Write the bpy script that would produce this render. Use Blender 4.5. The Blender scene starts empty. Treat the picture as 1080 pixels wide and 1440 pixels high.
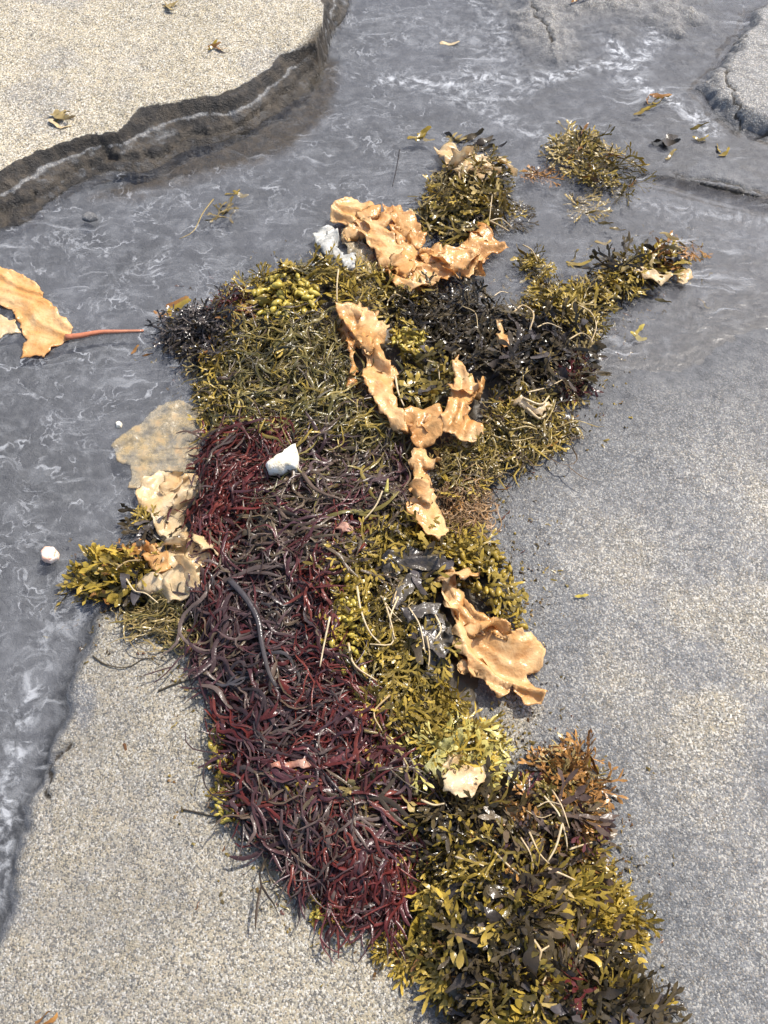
import bpy, math, random
import numpy as np
from mathutils import Vector, Matrix
from mathutils.geometry import delaunay_2d_cdt

rng = np.random.default_rng(7)
random.seed(7)
S = bpy.context.scene
COL = S.collection

# ------------------------------------------------------------------ camera
CAM_H, PITCH, VFOV = 1.5, math.radians(60), math.radians(60)
cd = bpy.data.cameras.new('camera')
cam = bpy.data.objects.new('camera', cd)
COL.objects.link(cam)
cam.location = (0, 0, CAM_H)
cam.rotation_euler = (math.pi / 2 - PITCH, 0, 0)
cd.sensor_fit = 'VERTICAL'
cd.angle = VFOV
cd.clip_start, cd.clip_end = 0.02, 2000
S.camera = cam

# ------------------------------------------------------------------ sky and sun
SUN_EL, SUN_AZ = math.radians(55), math.radians(46)
w = bpy.data.worlds.new('World')
S.world = w
w.use_nodes = True
nt = w.node_tree
bg = nt.nodes['Background']
sky = nt.nodes.new('ShaderNodeTexSky')
sky.sky_type = 'NISHITA'
sky.sun_disc = False
sky.sun_elevation = SUN_EL
sky.sun_rotation = SUN_AZ
sky.dust_density = 3.0
sky.air_density = 0.8
nt.links.new(sky.outputs[0], bg.inputs[0])
bg.inputs[1].default_value = 0.15
sd = bpy.data.lights.new('sun', 'SUN')
sd.energy = 3.3
sd.angle = math.radians(0.5)
sd.color = (1.0, 0.95, 0.87)
sun = bpy.data.objects.new('sun', sd)
COL.objects.link(sun)
sv = Vector((math.sin(SUN_AZ) * math.cos(SUN_EL), math.cos(SUN_AZ) * math.cos(SUN_EL), math.sin(SUN_EL)))
sun.rotation_euler = sv.to_track_quat('Z', 'Y').to_euler()
sun.location = sv * 20
S.view_settings.view_transform = 'Standard'
S.view_settings.look = 'None'
S.view_settings.gamma = 1
S.view_settings.use_curve_mapping = False
S.view_settings.exposure = 0.92

# ------------------------------------------------------------------ maths helpers
F = 720 / math.tan(VFOV / 2)
UP = np.array([0, math.sin(PITCH), math.cos(PITCH)])
FW = np.array([0, math.cos(PITCH), -math.sin(PITCH)])


def px(x, y, z=0.0):
    """point on the plane of height z that the photograph shows at column x, row y"""
    d = np.array([1.0, 0, 0]) * ((x - 540) / F) + UP * ((720 - y) / F) + FW
    t = (z - CAM_H) / d[2]
    return np.array([d[0] * t, d[1] * t])


def P(pts, z=0.0):
    return np.array([px(a, b, z) for a, b in pts])


_tab = np.random.default_rng(3).random((256, 256))


def vn(x, y, s=0):
    x = np.asarray(x, float) + s * 17.31
    y = np.asarray(y, float) + s * 9.77
    xi, yi = np.floor(x).astype(int), np.floor(y).astype(int)
    fx, fy = x - xi, y - yi
    fx = fx * fx * fx * (fx * (fx * 6 - 15) + 10)
    fy = fy * fy * fy * (fy * (fy * 6 - 15) + 10)
    a, b = _tab[xi & 255, yi & 255], _tab[(xi + 1) & 255, yi & 255]
    c, d = _tab[xi & 255, (yi + 1) & 255], _tab[(xi + 1) & 255, (yi + 1) & 255]
    return (a + (b - a) * fx) * (1 - fy) + (c + (d - c) * fx) * fy


def fbm(x, y, s=0, o=4):
    r, a, t = 0, 1.0, 0
    for i in range(o):
        r = r + a * vn(x * 2 ** i, y * 2 ** i, s + i * 3)
        t += a
        a *= 0.5
    return r / t


def ss(a, b, x):
    t = np.clip((x - a) / (b - a), 0, 1)
    return t * t * (3 - 2 * t)


def seg_d(X, Y, pts, closed):
    d = np.full(X.shape, 1e9)
    n = len(pts)
    for i in range(n if closed else n - 1):
        ax, ay = pts[i]
        bx, by = pts[(i + 1) % n]
        ex, ey = bx - ax, by - ay
        t = np.clip(((X - ax) * ex + (Y - ay) * ey) / (ex * ex + ey * ey + 1e-12), 0, 1)
        d = np.minimum(d, np.hypot(X - ax - t * ex, Y - ay - t * ey))
    return d


def inside(X, Y, pts):
    r = np.zeros(X.shape, bool)
    n = len(pts)
    for i in range(n):
        ax, ay = pts[i]
        bx, by = pts[(i + 1) % n]
        if ay == by:
            continue
        c = ((ay > Y) != (by > Y)) & (X < (bx - ax) * (Y - ay) / (by - ay) + ax)
        r ^= c
    return r


def sdf(X, Y, pts):
    """signed distance to a polygon, positive inside"""
    d = seg_d(X, Y, pts, True)
    return np.where(inside(X, Y, pts), d, -d)


# ------------------------------------------------------------------ ground relief
SLAB_TOP = P([(-400, -260), (440, -260), (452, -20), (455, 30), (446, 62), (395, 78), (384, 98), (345, 118), (300, 133),
              (230, 150), (196, 153), (165, 186), (110, 193), (60, 212), (0, 240), (-400, 340)], 0.062)
SLAB_BOT = P([(-400, -300), (500, -300), (492, -20), (484, 30), (470, 60), (456, 90), (440, 128), (395, 158), (335, 188), (270, 214),
              (215, 238), (160, 245), (110, 262), (70, 285), (30, 318), (0, 330), (-400, 430)], 0.0)
PLATEAU = P([(140, 850), (112, 880), (92, 925), (68, 985), (46, 1050), (28, 1120), (10, 1200), (-25, 1300), (-60, 1440), (-90, 1600), (700, 1700),
             (760, 1000), (600, 700), (300, 640), (262, 690), (240, 790), (200, 850)])
BEACH = P([(690, 500), (800, 560), (870, 530), (960, 520), (1080, 490), (1500, 430), (1700, 1800), (400, 1800), (500, 1200), (600, 800)])
LEDGE = P([(895, 232), (912, 241), (960, 255), (1010, 266), (1080, 281), (1400, 360)])
ROCK_R = P([(972, 112), (1000, 84), (1030, 50), (1052, 5), (1400, -120), (1400, 230), (1080, 188), (1035, 172), (1000, 143)], 0.02)
ROCK_T = P([(690, -260), (690, -10), (702, 40), (742, 82), (790, 102), (826, 82), (850, 52), (905, 42), (960, 70), (1010, 40), (1060, -260)], 0.01)
PILE = P([(345, 392), (430, 372), (480, 362), (560, 372), (620, 398), (690, 415), (740, 418), (800, 400), (860, 362), (950, 342), (972, 352),
          (950, 385), (890, 420), (850, 462), (832, 530), (812, 590), (776, 624), (718, 650), (690, 700), (690, 750), (720, 800), (730, 840),
          (742, 890), (720, 950), (690, 975), (696, 1040), (700, 1085), (760, 1070), (830, 1068), (842, 1150), (846, 1230), (880, 1290),
          (858, 1345), (925, 1405), (935, 1480), (645, 1480), (618, 1390), (592, 1330), (592, 1260), (574, 1200), (568, 1285), (520, 1290), (450, 1285),
          (432, 1240), (384, 1190), (340, 1148), (312, 1100), (318, 1000), (292, 930), (262, 890), (200, 870),
          (150, 845), (125, 810), (170, 775), (215, 770), (270, 740), (272, 660), (292, 600), (284, 540), (272, 508), (240, 470), (285, 428)])
ISLE_A = P([(600, 290), (640, 225), (700, 228), (712, 290), (690, 325), (630, 330)])
ISLE_B = P([(780, 190), (830, 190), (880, 225), (905, 260), (850, 265), (800, 235)])
CRACKS = [P([(742, -20), (752, 22), (768, 48), (776, 66)]), P([(1010, 80), (1024, 120), (1040, 165), (1060, 180), (1100, 186)], 0.02),
          P([(1056, -30), (1052, 20), (1036, 60), (1005, 84)], 0.02), P([(800, 98), (835, 78)]), P([(66, 1072), (72, 1092), (70, 1118)]),
          P([(70, 1072), (96, 1052)]), P([(950, 245), (1030, 262), (1090, 276)])]
SLAB_REFL = P([(120, 268), (215, 220), (300, 190), (390, 140), (452, 70), (476, 80), (470, 150), (440, 178), (410, 204), (335, 232), (250, 252), (170, 276)])  # area of water where the slab's reflection is painted
WETSPOT = P([(90, 965), (120, 960), (150, 985), (140, 1030), (110, 1050), (92, 1010)])


def ground_full(X, Y):
    n1 = fbm(X * 3, Y * 3, 1)
    n2 = fbm(X * 14, Y * 14, 5)
    n3 = fbm(X * 60, Y * 60, 9, 2)
    base = -0.022 + (n1 - 0.5) * 0.02 + (n2 - 0.5) * 0.008
    # sand plateau beside the channel
    wob = (n2 - 0.5) * 0.05 + (n3 - .5) * .006
    dp = sdf(X, Y, PLATEAU) + wob
    pl = ss(-0.018, 0.05, dp)
    h = base * (1 - pl) + pl * (0.016 + (n1 - 0.5) * 0.012 + (n2 - 0.5) * 0.006)
    db = sdf(X, Y, BEACH) + (n1 - 0.5) * 0.12
    be = ss(-0.28, 0.25, db) * (1 - pl)
    h = h + be * 0.047
    # ledge and rocks beyond the pool
    yl = np.interp(X, LEDGE[:, 0], LEDGE[:, 1])
    dl = Y - yl + (fbm(X * 14, Y * 14, 17, 2) - .5) * .010
    lm = ss(-0.004, 0.010, dl) * np.exp(-np.maximum(dl, 0) / 0.55) * ss(LEDGE[0, 0] - 0.14, LEDGE[0, 0] + 0.22, X - .25 * np.maximum(dl, 0))
    h = h + 0.032 * lm
    rr = ss(-.005, 0.05, sdf(X, Y, ROCK_R) + wob * 0.9)
    h = h + rr * 0.045
    rt = ss(-0.09, 0.13, sdf(X, Y, ROCK_T) + wob * 1.6)
    h = h + rt * (0.034 + (n2 - .5) * 0.03)
    # raised slab: an undercut brink, a sloping wet shelf with cracks, then the foot under water
    dt = -sdf(X, Y, SLAB_TOP) + (fbm(X * 13, Y * 13, 4, 5) - 0.5) * 0.036
    dbm = sdf(X, Y, SLAB_BOT) + (fbm(X * 11, Y * 11, 8, 4) - .5) * 0.04
    f = np.clip(dbm / np.maximum(dbm + np.maximum(dt, 0), 1e-4), 0, 1)
    rid = fbm(X * 12 - Y * 8, Y * 40 + X * 16, 12, 5)
    ff = f + ((fbm(X * 24, Y * 24, 12, 5) - .5) * .28 + (fbm(X * 7, Y * 7, 83, 3) - .5) * .55) * np.clip(5 * f * (1 - f), 0, 1)
    mid = np.clip(5 * f * (1 - f), 0, 1)
    sl = -.02 + .020 * ss(0, .05, ff) + .010 * ss(.05, .30, ff) + .010 * ss(.30, .40, ff) + .016 * ss(.36, .70, ff) + .026 * ss(.62, 1.0, ff)
    sl = sl + (rid - .5) * .014 * mid - .012 * np.exp(-((ff - .37) / .03) ** 2) * (fbm(X * 9, Y * 9, 77) > .42)
    sl = sl + (f >= 1) * ((n1 - .5) * 0.03 + (n2 - .5) * .008)
    ins = dbm > 0
    h = np.where(ins, np.maximum(sl, h * (1 - ss(0, .03, dbm)) - .05 * ss(0, .03, dbm)), h)
    cr = 0 * X
    for i, c in enumerate(CRACKS):
        wd = 0.0035 + 0.004 * n2
        d = seg_d(X + (n3 - .5) * 0.03, Y + (fbm(X * 50, Y * 50, 33, 2) - .5) * 0.03, c, False)
        cr = np.maximum(cr, np.exp(-(d / wd) ** 2))
    h = h - 0.010 * cr
    h = h + (n3 - .5) * 0.0035
    # the land rises out of the water away from the channel
    far = ss(2.2, 4.0, np.maximum(np.abs(X) - 0.3, np.abs(Y - 1.2) - 0.6))
    h = h + far * 0.06
    # attributes
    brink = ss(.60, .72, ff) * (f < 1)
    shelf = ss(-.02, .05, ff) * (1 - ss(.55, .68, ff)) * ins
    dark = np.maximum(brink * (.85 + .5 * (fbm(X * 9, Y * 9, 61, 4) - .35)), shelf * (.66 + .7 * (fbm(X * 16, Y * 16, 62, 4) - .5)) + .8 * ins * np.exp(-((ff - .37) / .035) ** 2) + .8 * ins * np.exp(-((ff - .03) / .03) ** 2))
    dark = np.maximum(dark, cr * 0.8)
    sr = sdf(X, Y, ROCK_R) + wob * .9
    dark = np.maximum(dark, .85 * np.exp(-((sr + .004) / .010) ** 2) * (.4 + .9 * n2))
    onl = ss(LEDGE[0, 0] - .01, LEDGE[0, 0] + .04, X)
    dark = np.maximum(dark, onl * (1.1 * np.exp(-((dl + .003) / .013) ** 2) + .8 * np.exp(-((dl + .03 + .02 * (n2 - .5)) / .008) ** 2)))  # shadow line under the ledge painted into the ground colour
    foot = sdf(X, Y, SLAB_REFL) + (fbm(X * 14, Y * 14, 91, 4) - .5) * .06
    brown = ss(-.015, .03, foot)  # reflection of the slab painted brown onto the dark bed
    dry = pl * (0.92 + (n2 - .5) * 0.4)
    patch = fbm(X * 5 + 3, Y * 5, 21, 4)
    rb = ss(0.05, 0.42, db) * (1 - pl)
    dry = np.maximum(dry, rb * (0.04 + .55 * ss(0.44, 0.68, patch)))
    for q, r, k in (((960, 1150), .20, .5), ((870, 1350), .22, .55), ((980, 1400), .28, .5), ((740, 700), .07, .5), ((850, 960), .12, .38), ((930, 620), .14, .38), ((700, 1030), .06, .4), ((770, 760), .08, .3)):
        c = px(*q)
        dry = np.maximum(dry, rb * k * 1.5 * (0.25 + 1.4 * patch) * np.exp(-((X - c[0]) ** 2 + (Y - c[1]) ** 2) / r ** 2))
    for q, r, k in (((1000, 700), .3, .25), ((880, 600), .1, .2), ((940, 830), .2, .2)):
        c = px(*q)
        dry = dry * (1 - rb * k * np.exp(-((X - c[0]) ** 2 + (Y - c[1]) ** 2) / r ** 2))
    dry = dry * (1 - 0.75 * ss(-0.012, 0.012, sdf(X, Y, WETSPOT) + wob * 1.2))
    fringe = ss(px(0, 1010)[1], px(0, 1120)[1], Y) * np.exp(-np.maximum(dp, 0) ** 2 / .07 ** 2)
    dry = dry * (1 - .62 * fringe)
    dpile = np.maximum(-sdf(X, Y, PILE), 0)
    dry = dry * (1 - .4 * np.exp(-(dpile / .03) ** 2))
    dry = np.where(ins & (f >= 1), 0.98 - 0.5 * ss(.45, .7, patch), dry)
    dry = np.maximum(dry, 0.24 * rt)
    dry = np.maximum(dry, 0.16 * rr)
    shore = ss(-0.002, 0.012, h)
    dry = dry * shore
    soak = rb * np.exp(-(dpile / .11) ** 2) * (.5 + n1) + .9 * ss(.34, .04, db + (patch - .5) * .12) * be * (1 - pl) + .35 * rb * ss(.50, .36, patch)
    soak = np.maximum(soak, .7 * pl * np.exp(-(dpile / .02) ** 2))
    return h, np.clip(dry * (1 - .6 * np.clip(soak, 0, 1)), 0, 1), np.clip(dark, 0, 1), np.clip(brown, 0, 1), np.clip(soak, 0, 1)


def ground_h(X, Y):
    return ground_full(np.atleast_1d(np.asarray(X, float)), np.atleast_1d(np.asarray(Y, float)))[0]


def bed_h(X, Y):
    """height of the seaweed bed above datum (the ground outside of the heap)"""
    X = np.atleast_1d(np.asarray(X, float))
    Y = np.atleast_1d(np.asarray(Y, float))
    n = fbm(X * 9, Y * 9, 41)
    d = sdf(X, Y, PILE)
    b = 0.040 * (1 - np.exp(-np.maximum(d - 0.012, 0) / 0.05)) * (0.4 + 1.2 * n)
    for isl, hh in ((ISLE_A, .045), (ISLE_B, .008)):
        di = sdf(X, Y, isl)
        b = np.maximum(b, hh * (1 - np.exp(-np.maximum(di - 0.004, 0) / 0.04)) * (0.6 + 0.8 * n))
    return b


_gx = np.linspace(-1.5, 1.5, 376)
_gy = np.linspace(-0.3, 3.4, 463)
_GX, _GY = np.meshgrid(_gx, _gy)
_GG, _DRY0, _DARK0, _BR0, _SO0 = ground_full(_GX, _GY)
_BB = bed_h(_GX, _GY).reshape(_GX.shape)
_TOP = np.maximum(_GG, -0.004) + _BB


def lut(tab, X, Y):
    u = np.clip((np.asarray(X, float) - _gx[0]) / (_gx[1] - _gx[0]), 0, len(_gx) - 1.001)
    v = np.clip((np.asarray(Y, float) - _gy[0]) / (_gy[1] - _gy[0]), 0, len(_gy) - 1.001)
    i, j = u.astype(int), v.astype(int)
    a, b = u - i, v - j
    return (tab[j, i] * (1 - a) + tab[j, i + 1] * a) * (1 - b) + (tab[j + 1, i] * (1 - a) + tab[j + 1, i + 1] * a) * b


def top_h(X, Y):
    return lut(_TOP, X, Y)


def on(x, y, dz=0.0):
    """world point on top of heap or ground seen at a place of the photograph"""
    z = 0.03
    for _ in range(6):
        p = px(x, y, z)
        z = float(top_h(p[0], p[1])) + dz
    return np.array([p[0], p[1], z])


def onP(pts, dz=0.0):
    return np.array([on(a, b, dz)[:2] for a, b in pts])


# ------------------------------------------------------------------ object helpers
def tag(o, label=None, cat=None, group=None, kind=None):
    if label: o['label'] = label
    if cat: o['category'] = cat
    if group: o['group'] = group
    if kind: o['kind'] = kind
    return o


def mesh(name, V, Fc, mat=None, smooth=True, attrs=None):
    me = bpy.data.meshes.new(name)
    V = np.asarray(V, np.float32)
    me.from_pydata(V.tolist() if len(V) < 5000 else V, [], Fc)
    if smooth:
        me.polygons.foreach_set('use_smooth', np.ones(len(me.polygons), bool))
    for k, a in (attrs or {}).items():
        at = me.attributes.new(k, 'FLOAT', 'POINT')
        at.data.foreach_set('value', np.asarray(a, np.float32))
    if smooth == 'rim':
        me.set_sharp_from_angle(angle=math.radians(75))
    if mat: me.materials.append(mat)
    return me


def quadmesh(name, V, Q, mat, attrs=None):
    me = bpy.data.meshes.new(name)
    V = np.asarray(V, np.float32)
    Q = np.asarray(Q, np.int32)
    me.vertices.add(len(V))
    me.vertices.foreach_set('co', V.ravel())
    me.loops.add(Q.size)
    me.loops.foreach_set('vertex_index', Q.ravel())
    me.polygons.add(len(Q))
    me.polygons.foreach_set('loop_start', np.arange(0, Q.size, 4, dtype=np.int32))
    me.update(calc_edges=True)
    me.polygons.foreach_set('use_smooth', np.ones(len(Q), bool))
    for k, a in (attrs or {}).items():
        at = me.attributes.new(k, 'FLOAT', 'POINT')
        at.data.foreach_set('value', np.asarray(a, np.float32).ravel())
    me.materials.append(mat)
    return me


def link(name, me, parent=None):
    o = bpy.data.objects.new(name, me)
    COL.objects.link(o)
    if parent: o.parent = parent
    return o


def empty(name, loc, label, cat, group=None):
    o = link(name, None)
    o.empty_display_size = 0.03
    o.location = loc
    return tag(o, label, cat, group)


# ------------------------------------------------------------------ materials
class MatB:
    def __init__(s, name):
        s.m = bpy.data.materials.new(name)
        s.m.use_nodes = True
        s.t = s.m.node_tree
        s.b = s.t.nodes['Principled BSDF']
        s.out = s.t.nodes['Material Output']

    def n(s, typ, **kw):
        nd = s.t.nodes.new(typ)
        for k, v in kw.items(): setattr(nd, k, v)
        return nd

    def l(s, a, b):
        s.t.links.new(a, b)

    def put(s, sock, v):
        if isinstance(v, bpy.types.NodeSocket): s.l(v, sock)
        elif v is not None: sock.default_value = v

    def coord(s):
        return s.n('ShaderNodeTexCoord').outputs['Object']

    def geo(s):
        return s.n('ShaderNodeNewGeometry').outputs['Position']

    def noise(s, vec, scale, detail=2, rough=.5, dist=0):
        nd = s.n('ShaderNodeTexNoise')
        s.put(nd.inputs['Vector'], vec)
        nd.inputs['Scale'].default_value = scale
        nd.inputs['Detail'].default_value = detail
        nd.inputs['Roughness'].default_value = rough
        nd.inputs['Distortion'].default_value = dist
        return nd.outputs[0]

    def vor(s, vec, scale, out='Color'):
        nd = s.n('ShaderNodeTexVoronoi')
        s.put(nd.inputs['Vector'], vec)
        nd.inputs['Scale'].default_value = scale
        return nd.outputs[out]

    def math(s, op, a, b=None, c=None, clamp=False):
        nd = s.n('ShaderNodeMath', operation=op, use_clamp=clamp)
        s.put(nd.inputs[0], a); s.put(nd.inputs[1], b); s.put(nd.inputs[2], c)
        return nd.outputs[0]

    def ramp(s, f, a, b, c=0., d=1.):
        nd = s.n('ShaderNodeMapRange', interpolation_type='SMOOTHSTEP')
        s.put(nd.inputs[0], f)
        for i, v in enumerate((a, b, c, d)): nd.inputs[i + 1].default_value = v
        return nd.outputs[0]

    def mix(s, f, a, b, mode='MIX'):
        nd = s.n('ShaderNodeMix', data_type='RGBA', blend_type=mode)
        s.put(nd.inputs[0], f)
        s.put(nd.inputs[6], (*a, 1) if isinstance(a, tuple) else a)
        s.put(nd.inputs[7], (*b, 1) if isinstance(b, tuple) else b)
        return nd.outputs[2]

    def attr(s, name):
        return s.n('ShaderNodeAttribute', attribute_name=name).outputs['Fac']

    def sep(s, c):
        return s.n('ShaderNodeSeparateColor').inputs[0], None

    def bump(s, h, dist, strength=1, normal=None):
        nd = s.n('ShaderNodeBump')
        nd.inputs['Distance'].default_value = dist
        nd.inputs['Strength'].default_value = strength
        s.put(nd.inputs['Height'], h)
        if normal: s.l(normal, nd.inputs['Normal'])
        return nd.outputs[0]


def ground_mat():
    m = MatB('sand')
    g = m.geo()
    dry, dark = m.attr('dry'), m.attr('dark')
    big = m.noise(g, 7, 4, .6)
    med = m.noise(g, 45, 3, .6)
    dryc = m.mix(m.ramp(big, .35, .65), (.38, .33, .22), (.45, .395, .28))
    dryc = m.mix(m.ramp(med, .35, .7, 0, .6), dryc, (.25, .24, .205))
    wetc = m.mix(m.ramp(med, .3, .7), (.120, .123, .126), (.205, .207, .205))
    edge = m.math('ADD', dry, m.math('MULTIPLY', m.math('SUBTRACT', m.noise(g, 120, 3, .7), .5), .9))
    col = m.mix(m.ramp(edge, .12, .82), wetc, dryc)
    # grains of several minerals
    vr = m.n('ShaderNodeTexVoronoi'); m.l(g, vr.inputs['Vector']); vr.inputs['Scale'].default_value = 370
    sepc = m.n('ShaderNodeSeparateColor'); m.l(vr.outputs['Color'], sepc.inputs[0])
    gr = sepc.outputs[0]
    vr2 = m.n('ShaderNodeTexVoronoi'); m.l(g, vr2.inputs['Vector']); vr2.inputs['Scale'].default_value = 560
    sep2 = m.n('ShaderNodeSeparateColor'); m.l(vr2.outputs['Color'], sep2.inputs[0])
    amt = m.math('MULTIPLY', m.ramp(dark, .1, .5, 1, .25), m.ramp(dry, 0, .7, .55, 1))
    sub = m.ramp(m.n('ShaderNodeSeparateXYZ').outputs[2], 0, 1)
    pz = m.n('ShaderNodeSeparateXYZ'); m.l(g, pz.inputs[0])
    under = m.ramp(pz.outputs[2], -.006, .012)          # grains show less under silty water
    amt = m.math('MULTIPLY', amt, m.math('ADD', m.math('MULTIPLY', under, .8), .2))
    col = m.mix(m.math('MULTIPLY', m.ramp(gr, .62, .70), m.math('MULTIPLY', amt, .80)), col, (.06, .056, .05))
    col = m.mix(m.math('MULTIPLY', m.ramp(sepc.outputs[1], .74, .80), m.math('MULTIPLY', amt, .75)), col, (.68, .65, .57))
    col = m.mix(m.math('MULTIPLY', m.ramp(sep2.outputs[0], .72, .80), m.math('MULTIPLY', amt, .5)), col, (.10, .095, .09))
    col = m.mix(m.math('MULTIPLY', m.ramp(sep2.outputs[2], .78, .84), m.math('MULTIPLY', amt, .45)), col, (.52, .40, .24))
    col = m.mix(m.math('MULTIPLY', m.attr('soak'), .85), col, m.mix(1.0, col, (.58, .60, .63), 'MULTIPLY'))
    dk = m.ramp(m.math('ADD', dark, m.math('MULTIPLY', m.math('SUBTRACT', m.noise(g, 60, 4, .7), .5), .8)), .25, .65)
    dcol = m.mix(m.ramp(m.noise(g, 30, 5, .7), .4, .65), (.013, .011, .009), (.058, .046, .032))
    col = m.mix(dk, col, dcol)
    mud = m.mix(m.ramp(med, .3, .7), (.066, .068, .073), (.112, .114, .119))
    col = m.mix(m.math('MULTIPLY', m.ramp(pz.outputs[2], .034, -.010), m.ramp(dk, 0, 1, 1, .0)), col, mud)
    bw = m.mix(m.ramp(m.noise(g, 40, 4, .7), .35, .65), (.020, .014, .007), (.055, .038, .018))  # brown of the painted slab reflection over the dark bed
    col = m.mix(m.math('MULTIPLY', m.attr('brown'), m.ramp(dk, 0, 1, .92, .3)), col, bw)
    m.l(col, m.b.inputs['Base Color'])
    m.l(m.ramp(dry, .2, .8, .42, .9), m.b.inputs['Roughness'])
    m.b.inputs['Specular IOR Level'].default_value = .35
    h = m.math('ADD', m.math('MULTIPLY', vr.outputs['Distance'], -.35), m.math('MULTIPLY', gr, .5))
    h = m.math('ADD', h, m.math('MULTIPLY', m.noise(g, 150, 4, .7), 1.6))
    m.l(m.bump(h, .0032, .9), m.b.inputs['Normal'])
    return m.m


def water_mat():
    m = MatB('water')
    g = m.geo()
    foam_glint_a = m.attr('foam')
    warp = m.n('ShaderNodeTexNoise'); m.l(g, warp.inputs['Vector']); warp.inputs['Scale'].default_value = 9; warp.inputs['Detail'].default_value = 3
    vm = m.n('ShaderNodeVectorMath', operation='MULTIPLY_ADD')
    m.l(warp.outputs['Color'], vm.inputs[0]); vm.inputs[1].default_value = (.10, .10, 0); m.l(g, vm.inputs[2])
    gw = vm.outputs[0]

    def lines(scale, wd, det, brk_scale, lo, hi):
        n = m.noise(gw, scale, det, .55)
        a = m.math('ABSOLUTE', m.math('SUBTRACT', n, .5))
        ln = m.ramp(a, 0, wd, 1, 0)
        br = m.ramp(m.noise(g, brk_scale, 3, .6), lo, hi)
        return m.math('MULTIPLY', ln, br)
    f1 = lines(13, .022, 3, 16, .46, .66)  # ripple reflections painted as thin white threads in the water colour
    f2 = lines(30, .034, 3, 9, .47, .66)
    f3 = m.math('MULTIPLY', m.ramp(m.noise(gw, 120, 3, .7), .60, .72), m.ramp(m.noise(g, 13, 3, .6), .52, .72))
    froth = m.math('MULTIPLY', m.ramp(m.noise(gw, 38, 4, .7), .42, .68), foam_glint_a)
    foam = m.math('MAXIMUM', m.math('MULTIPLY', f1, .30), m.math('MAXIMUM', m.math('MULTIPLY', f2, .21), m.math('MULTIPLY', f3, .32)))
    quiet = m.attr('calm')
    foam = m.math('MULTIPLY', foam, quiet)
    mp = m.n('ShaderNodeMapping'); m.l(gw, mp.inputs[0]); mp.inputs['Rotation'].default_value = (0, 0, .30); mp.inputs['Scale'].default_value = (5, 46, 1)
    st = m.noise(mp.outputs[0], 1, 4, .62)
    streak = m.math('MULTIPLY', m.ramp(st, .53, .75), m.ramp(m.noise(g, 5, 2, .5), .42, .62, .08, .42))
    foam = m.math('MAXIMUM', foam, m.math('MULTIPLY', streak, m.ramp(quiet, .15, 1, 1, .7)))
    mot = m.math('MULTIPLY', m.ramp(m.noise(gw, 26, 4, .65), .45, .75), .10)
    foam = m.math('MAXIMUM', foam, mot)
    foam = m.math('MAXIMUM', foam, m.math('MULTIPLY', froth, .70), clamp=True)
    hgt = m.math('ADD', m.noise(gw, 22, 3, .55), m.math('MULTIPLY', m.noise(gw, 70, 2, .5), .35))
    nrm = m.bump(hgt, .008, .26)
    tr = m.n('ShaderNodeBsdfTransparent'); tr.inputs[0].default_value = (.93, .94, .95, 1)
    gl = m.n('ShaderNodeBsdfGlossy'); gl.inputs['Roughness'].default_value = .16
    m.l(nrm, gl.inputs['Normal'])
    fr = m.n('ShaderNodeFresnel'); fr.inputs[0].default_value = 1.33; m.l(nrm, fr.inputs['Normal'])
    mx = m.n('ShaderNodeMixShader'); m.l(fr.outputs[0], mx.inputs[0]); m.l(tr.outputs[0], mx.inputs[1]); m.l(gl.outputs[0], mx.inputs[2])
    silt = m.n('ShaderNodeBsdfDiffuse'); silt.inputs[0].default_value = (.168, .174, .190, 1)
    m2 = m.n('ShaderNodeMixShader'); m2.inputs[0].default_value = .22
    dep = m.ramp(m.attr('depth'), -.002, .032, .0, 1)
    m.l(m.math('MULTIPLY', m.ramp(m.noise(g, 6, 3, .6), .3, .7, .15, .36), dep), m2.inputs[0])
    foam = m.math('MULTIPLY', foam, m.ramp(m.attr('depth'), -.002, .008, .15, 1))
    m.l(mx.outputs[0], m2.inputs[1]); m.l(silt.outputs[0], m2.inputs[2])
    # keep the mirror over the silt
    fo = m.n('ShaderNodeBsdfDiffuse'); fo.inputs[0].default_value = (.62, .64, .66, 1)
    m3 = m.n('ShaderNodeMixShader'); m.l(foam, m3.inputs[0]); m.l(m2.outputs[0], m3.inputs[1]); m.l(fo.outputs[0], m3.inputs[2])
    m.t.nodes.remove(m.b)
    m.l(m3.outputs[0], m.out.inputs[0])
    return m.m


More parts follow.
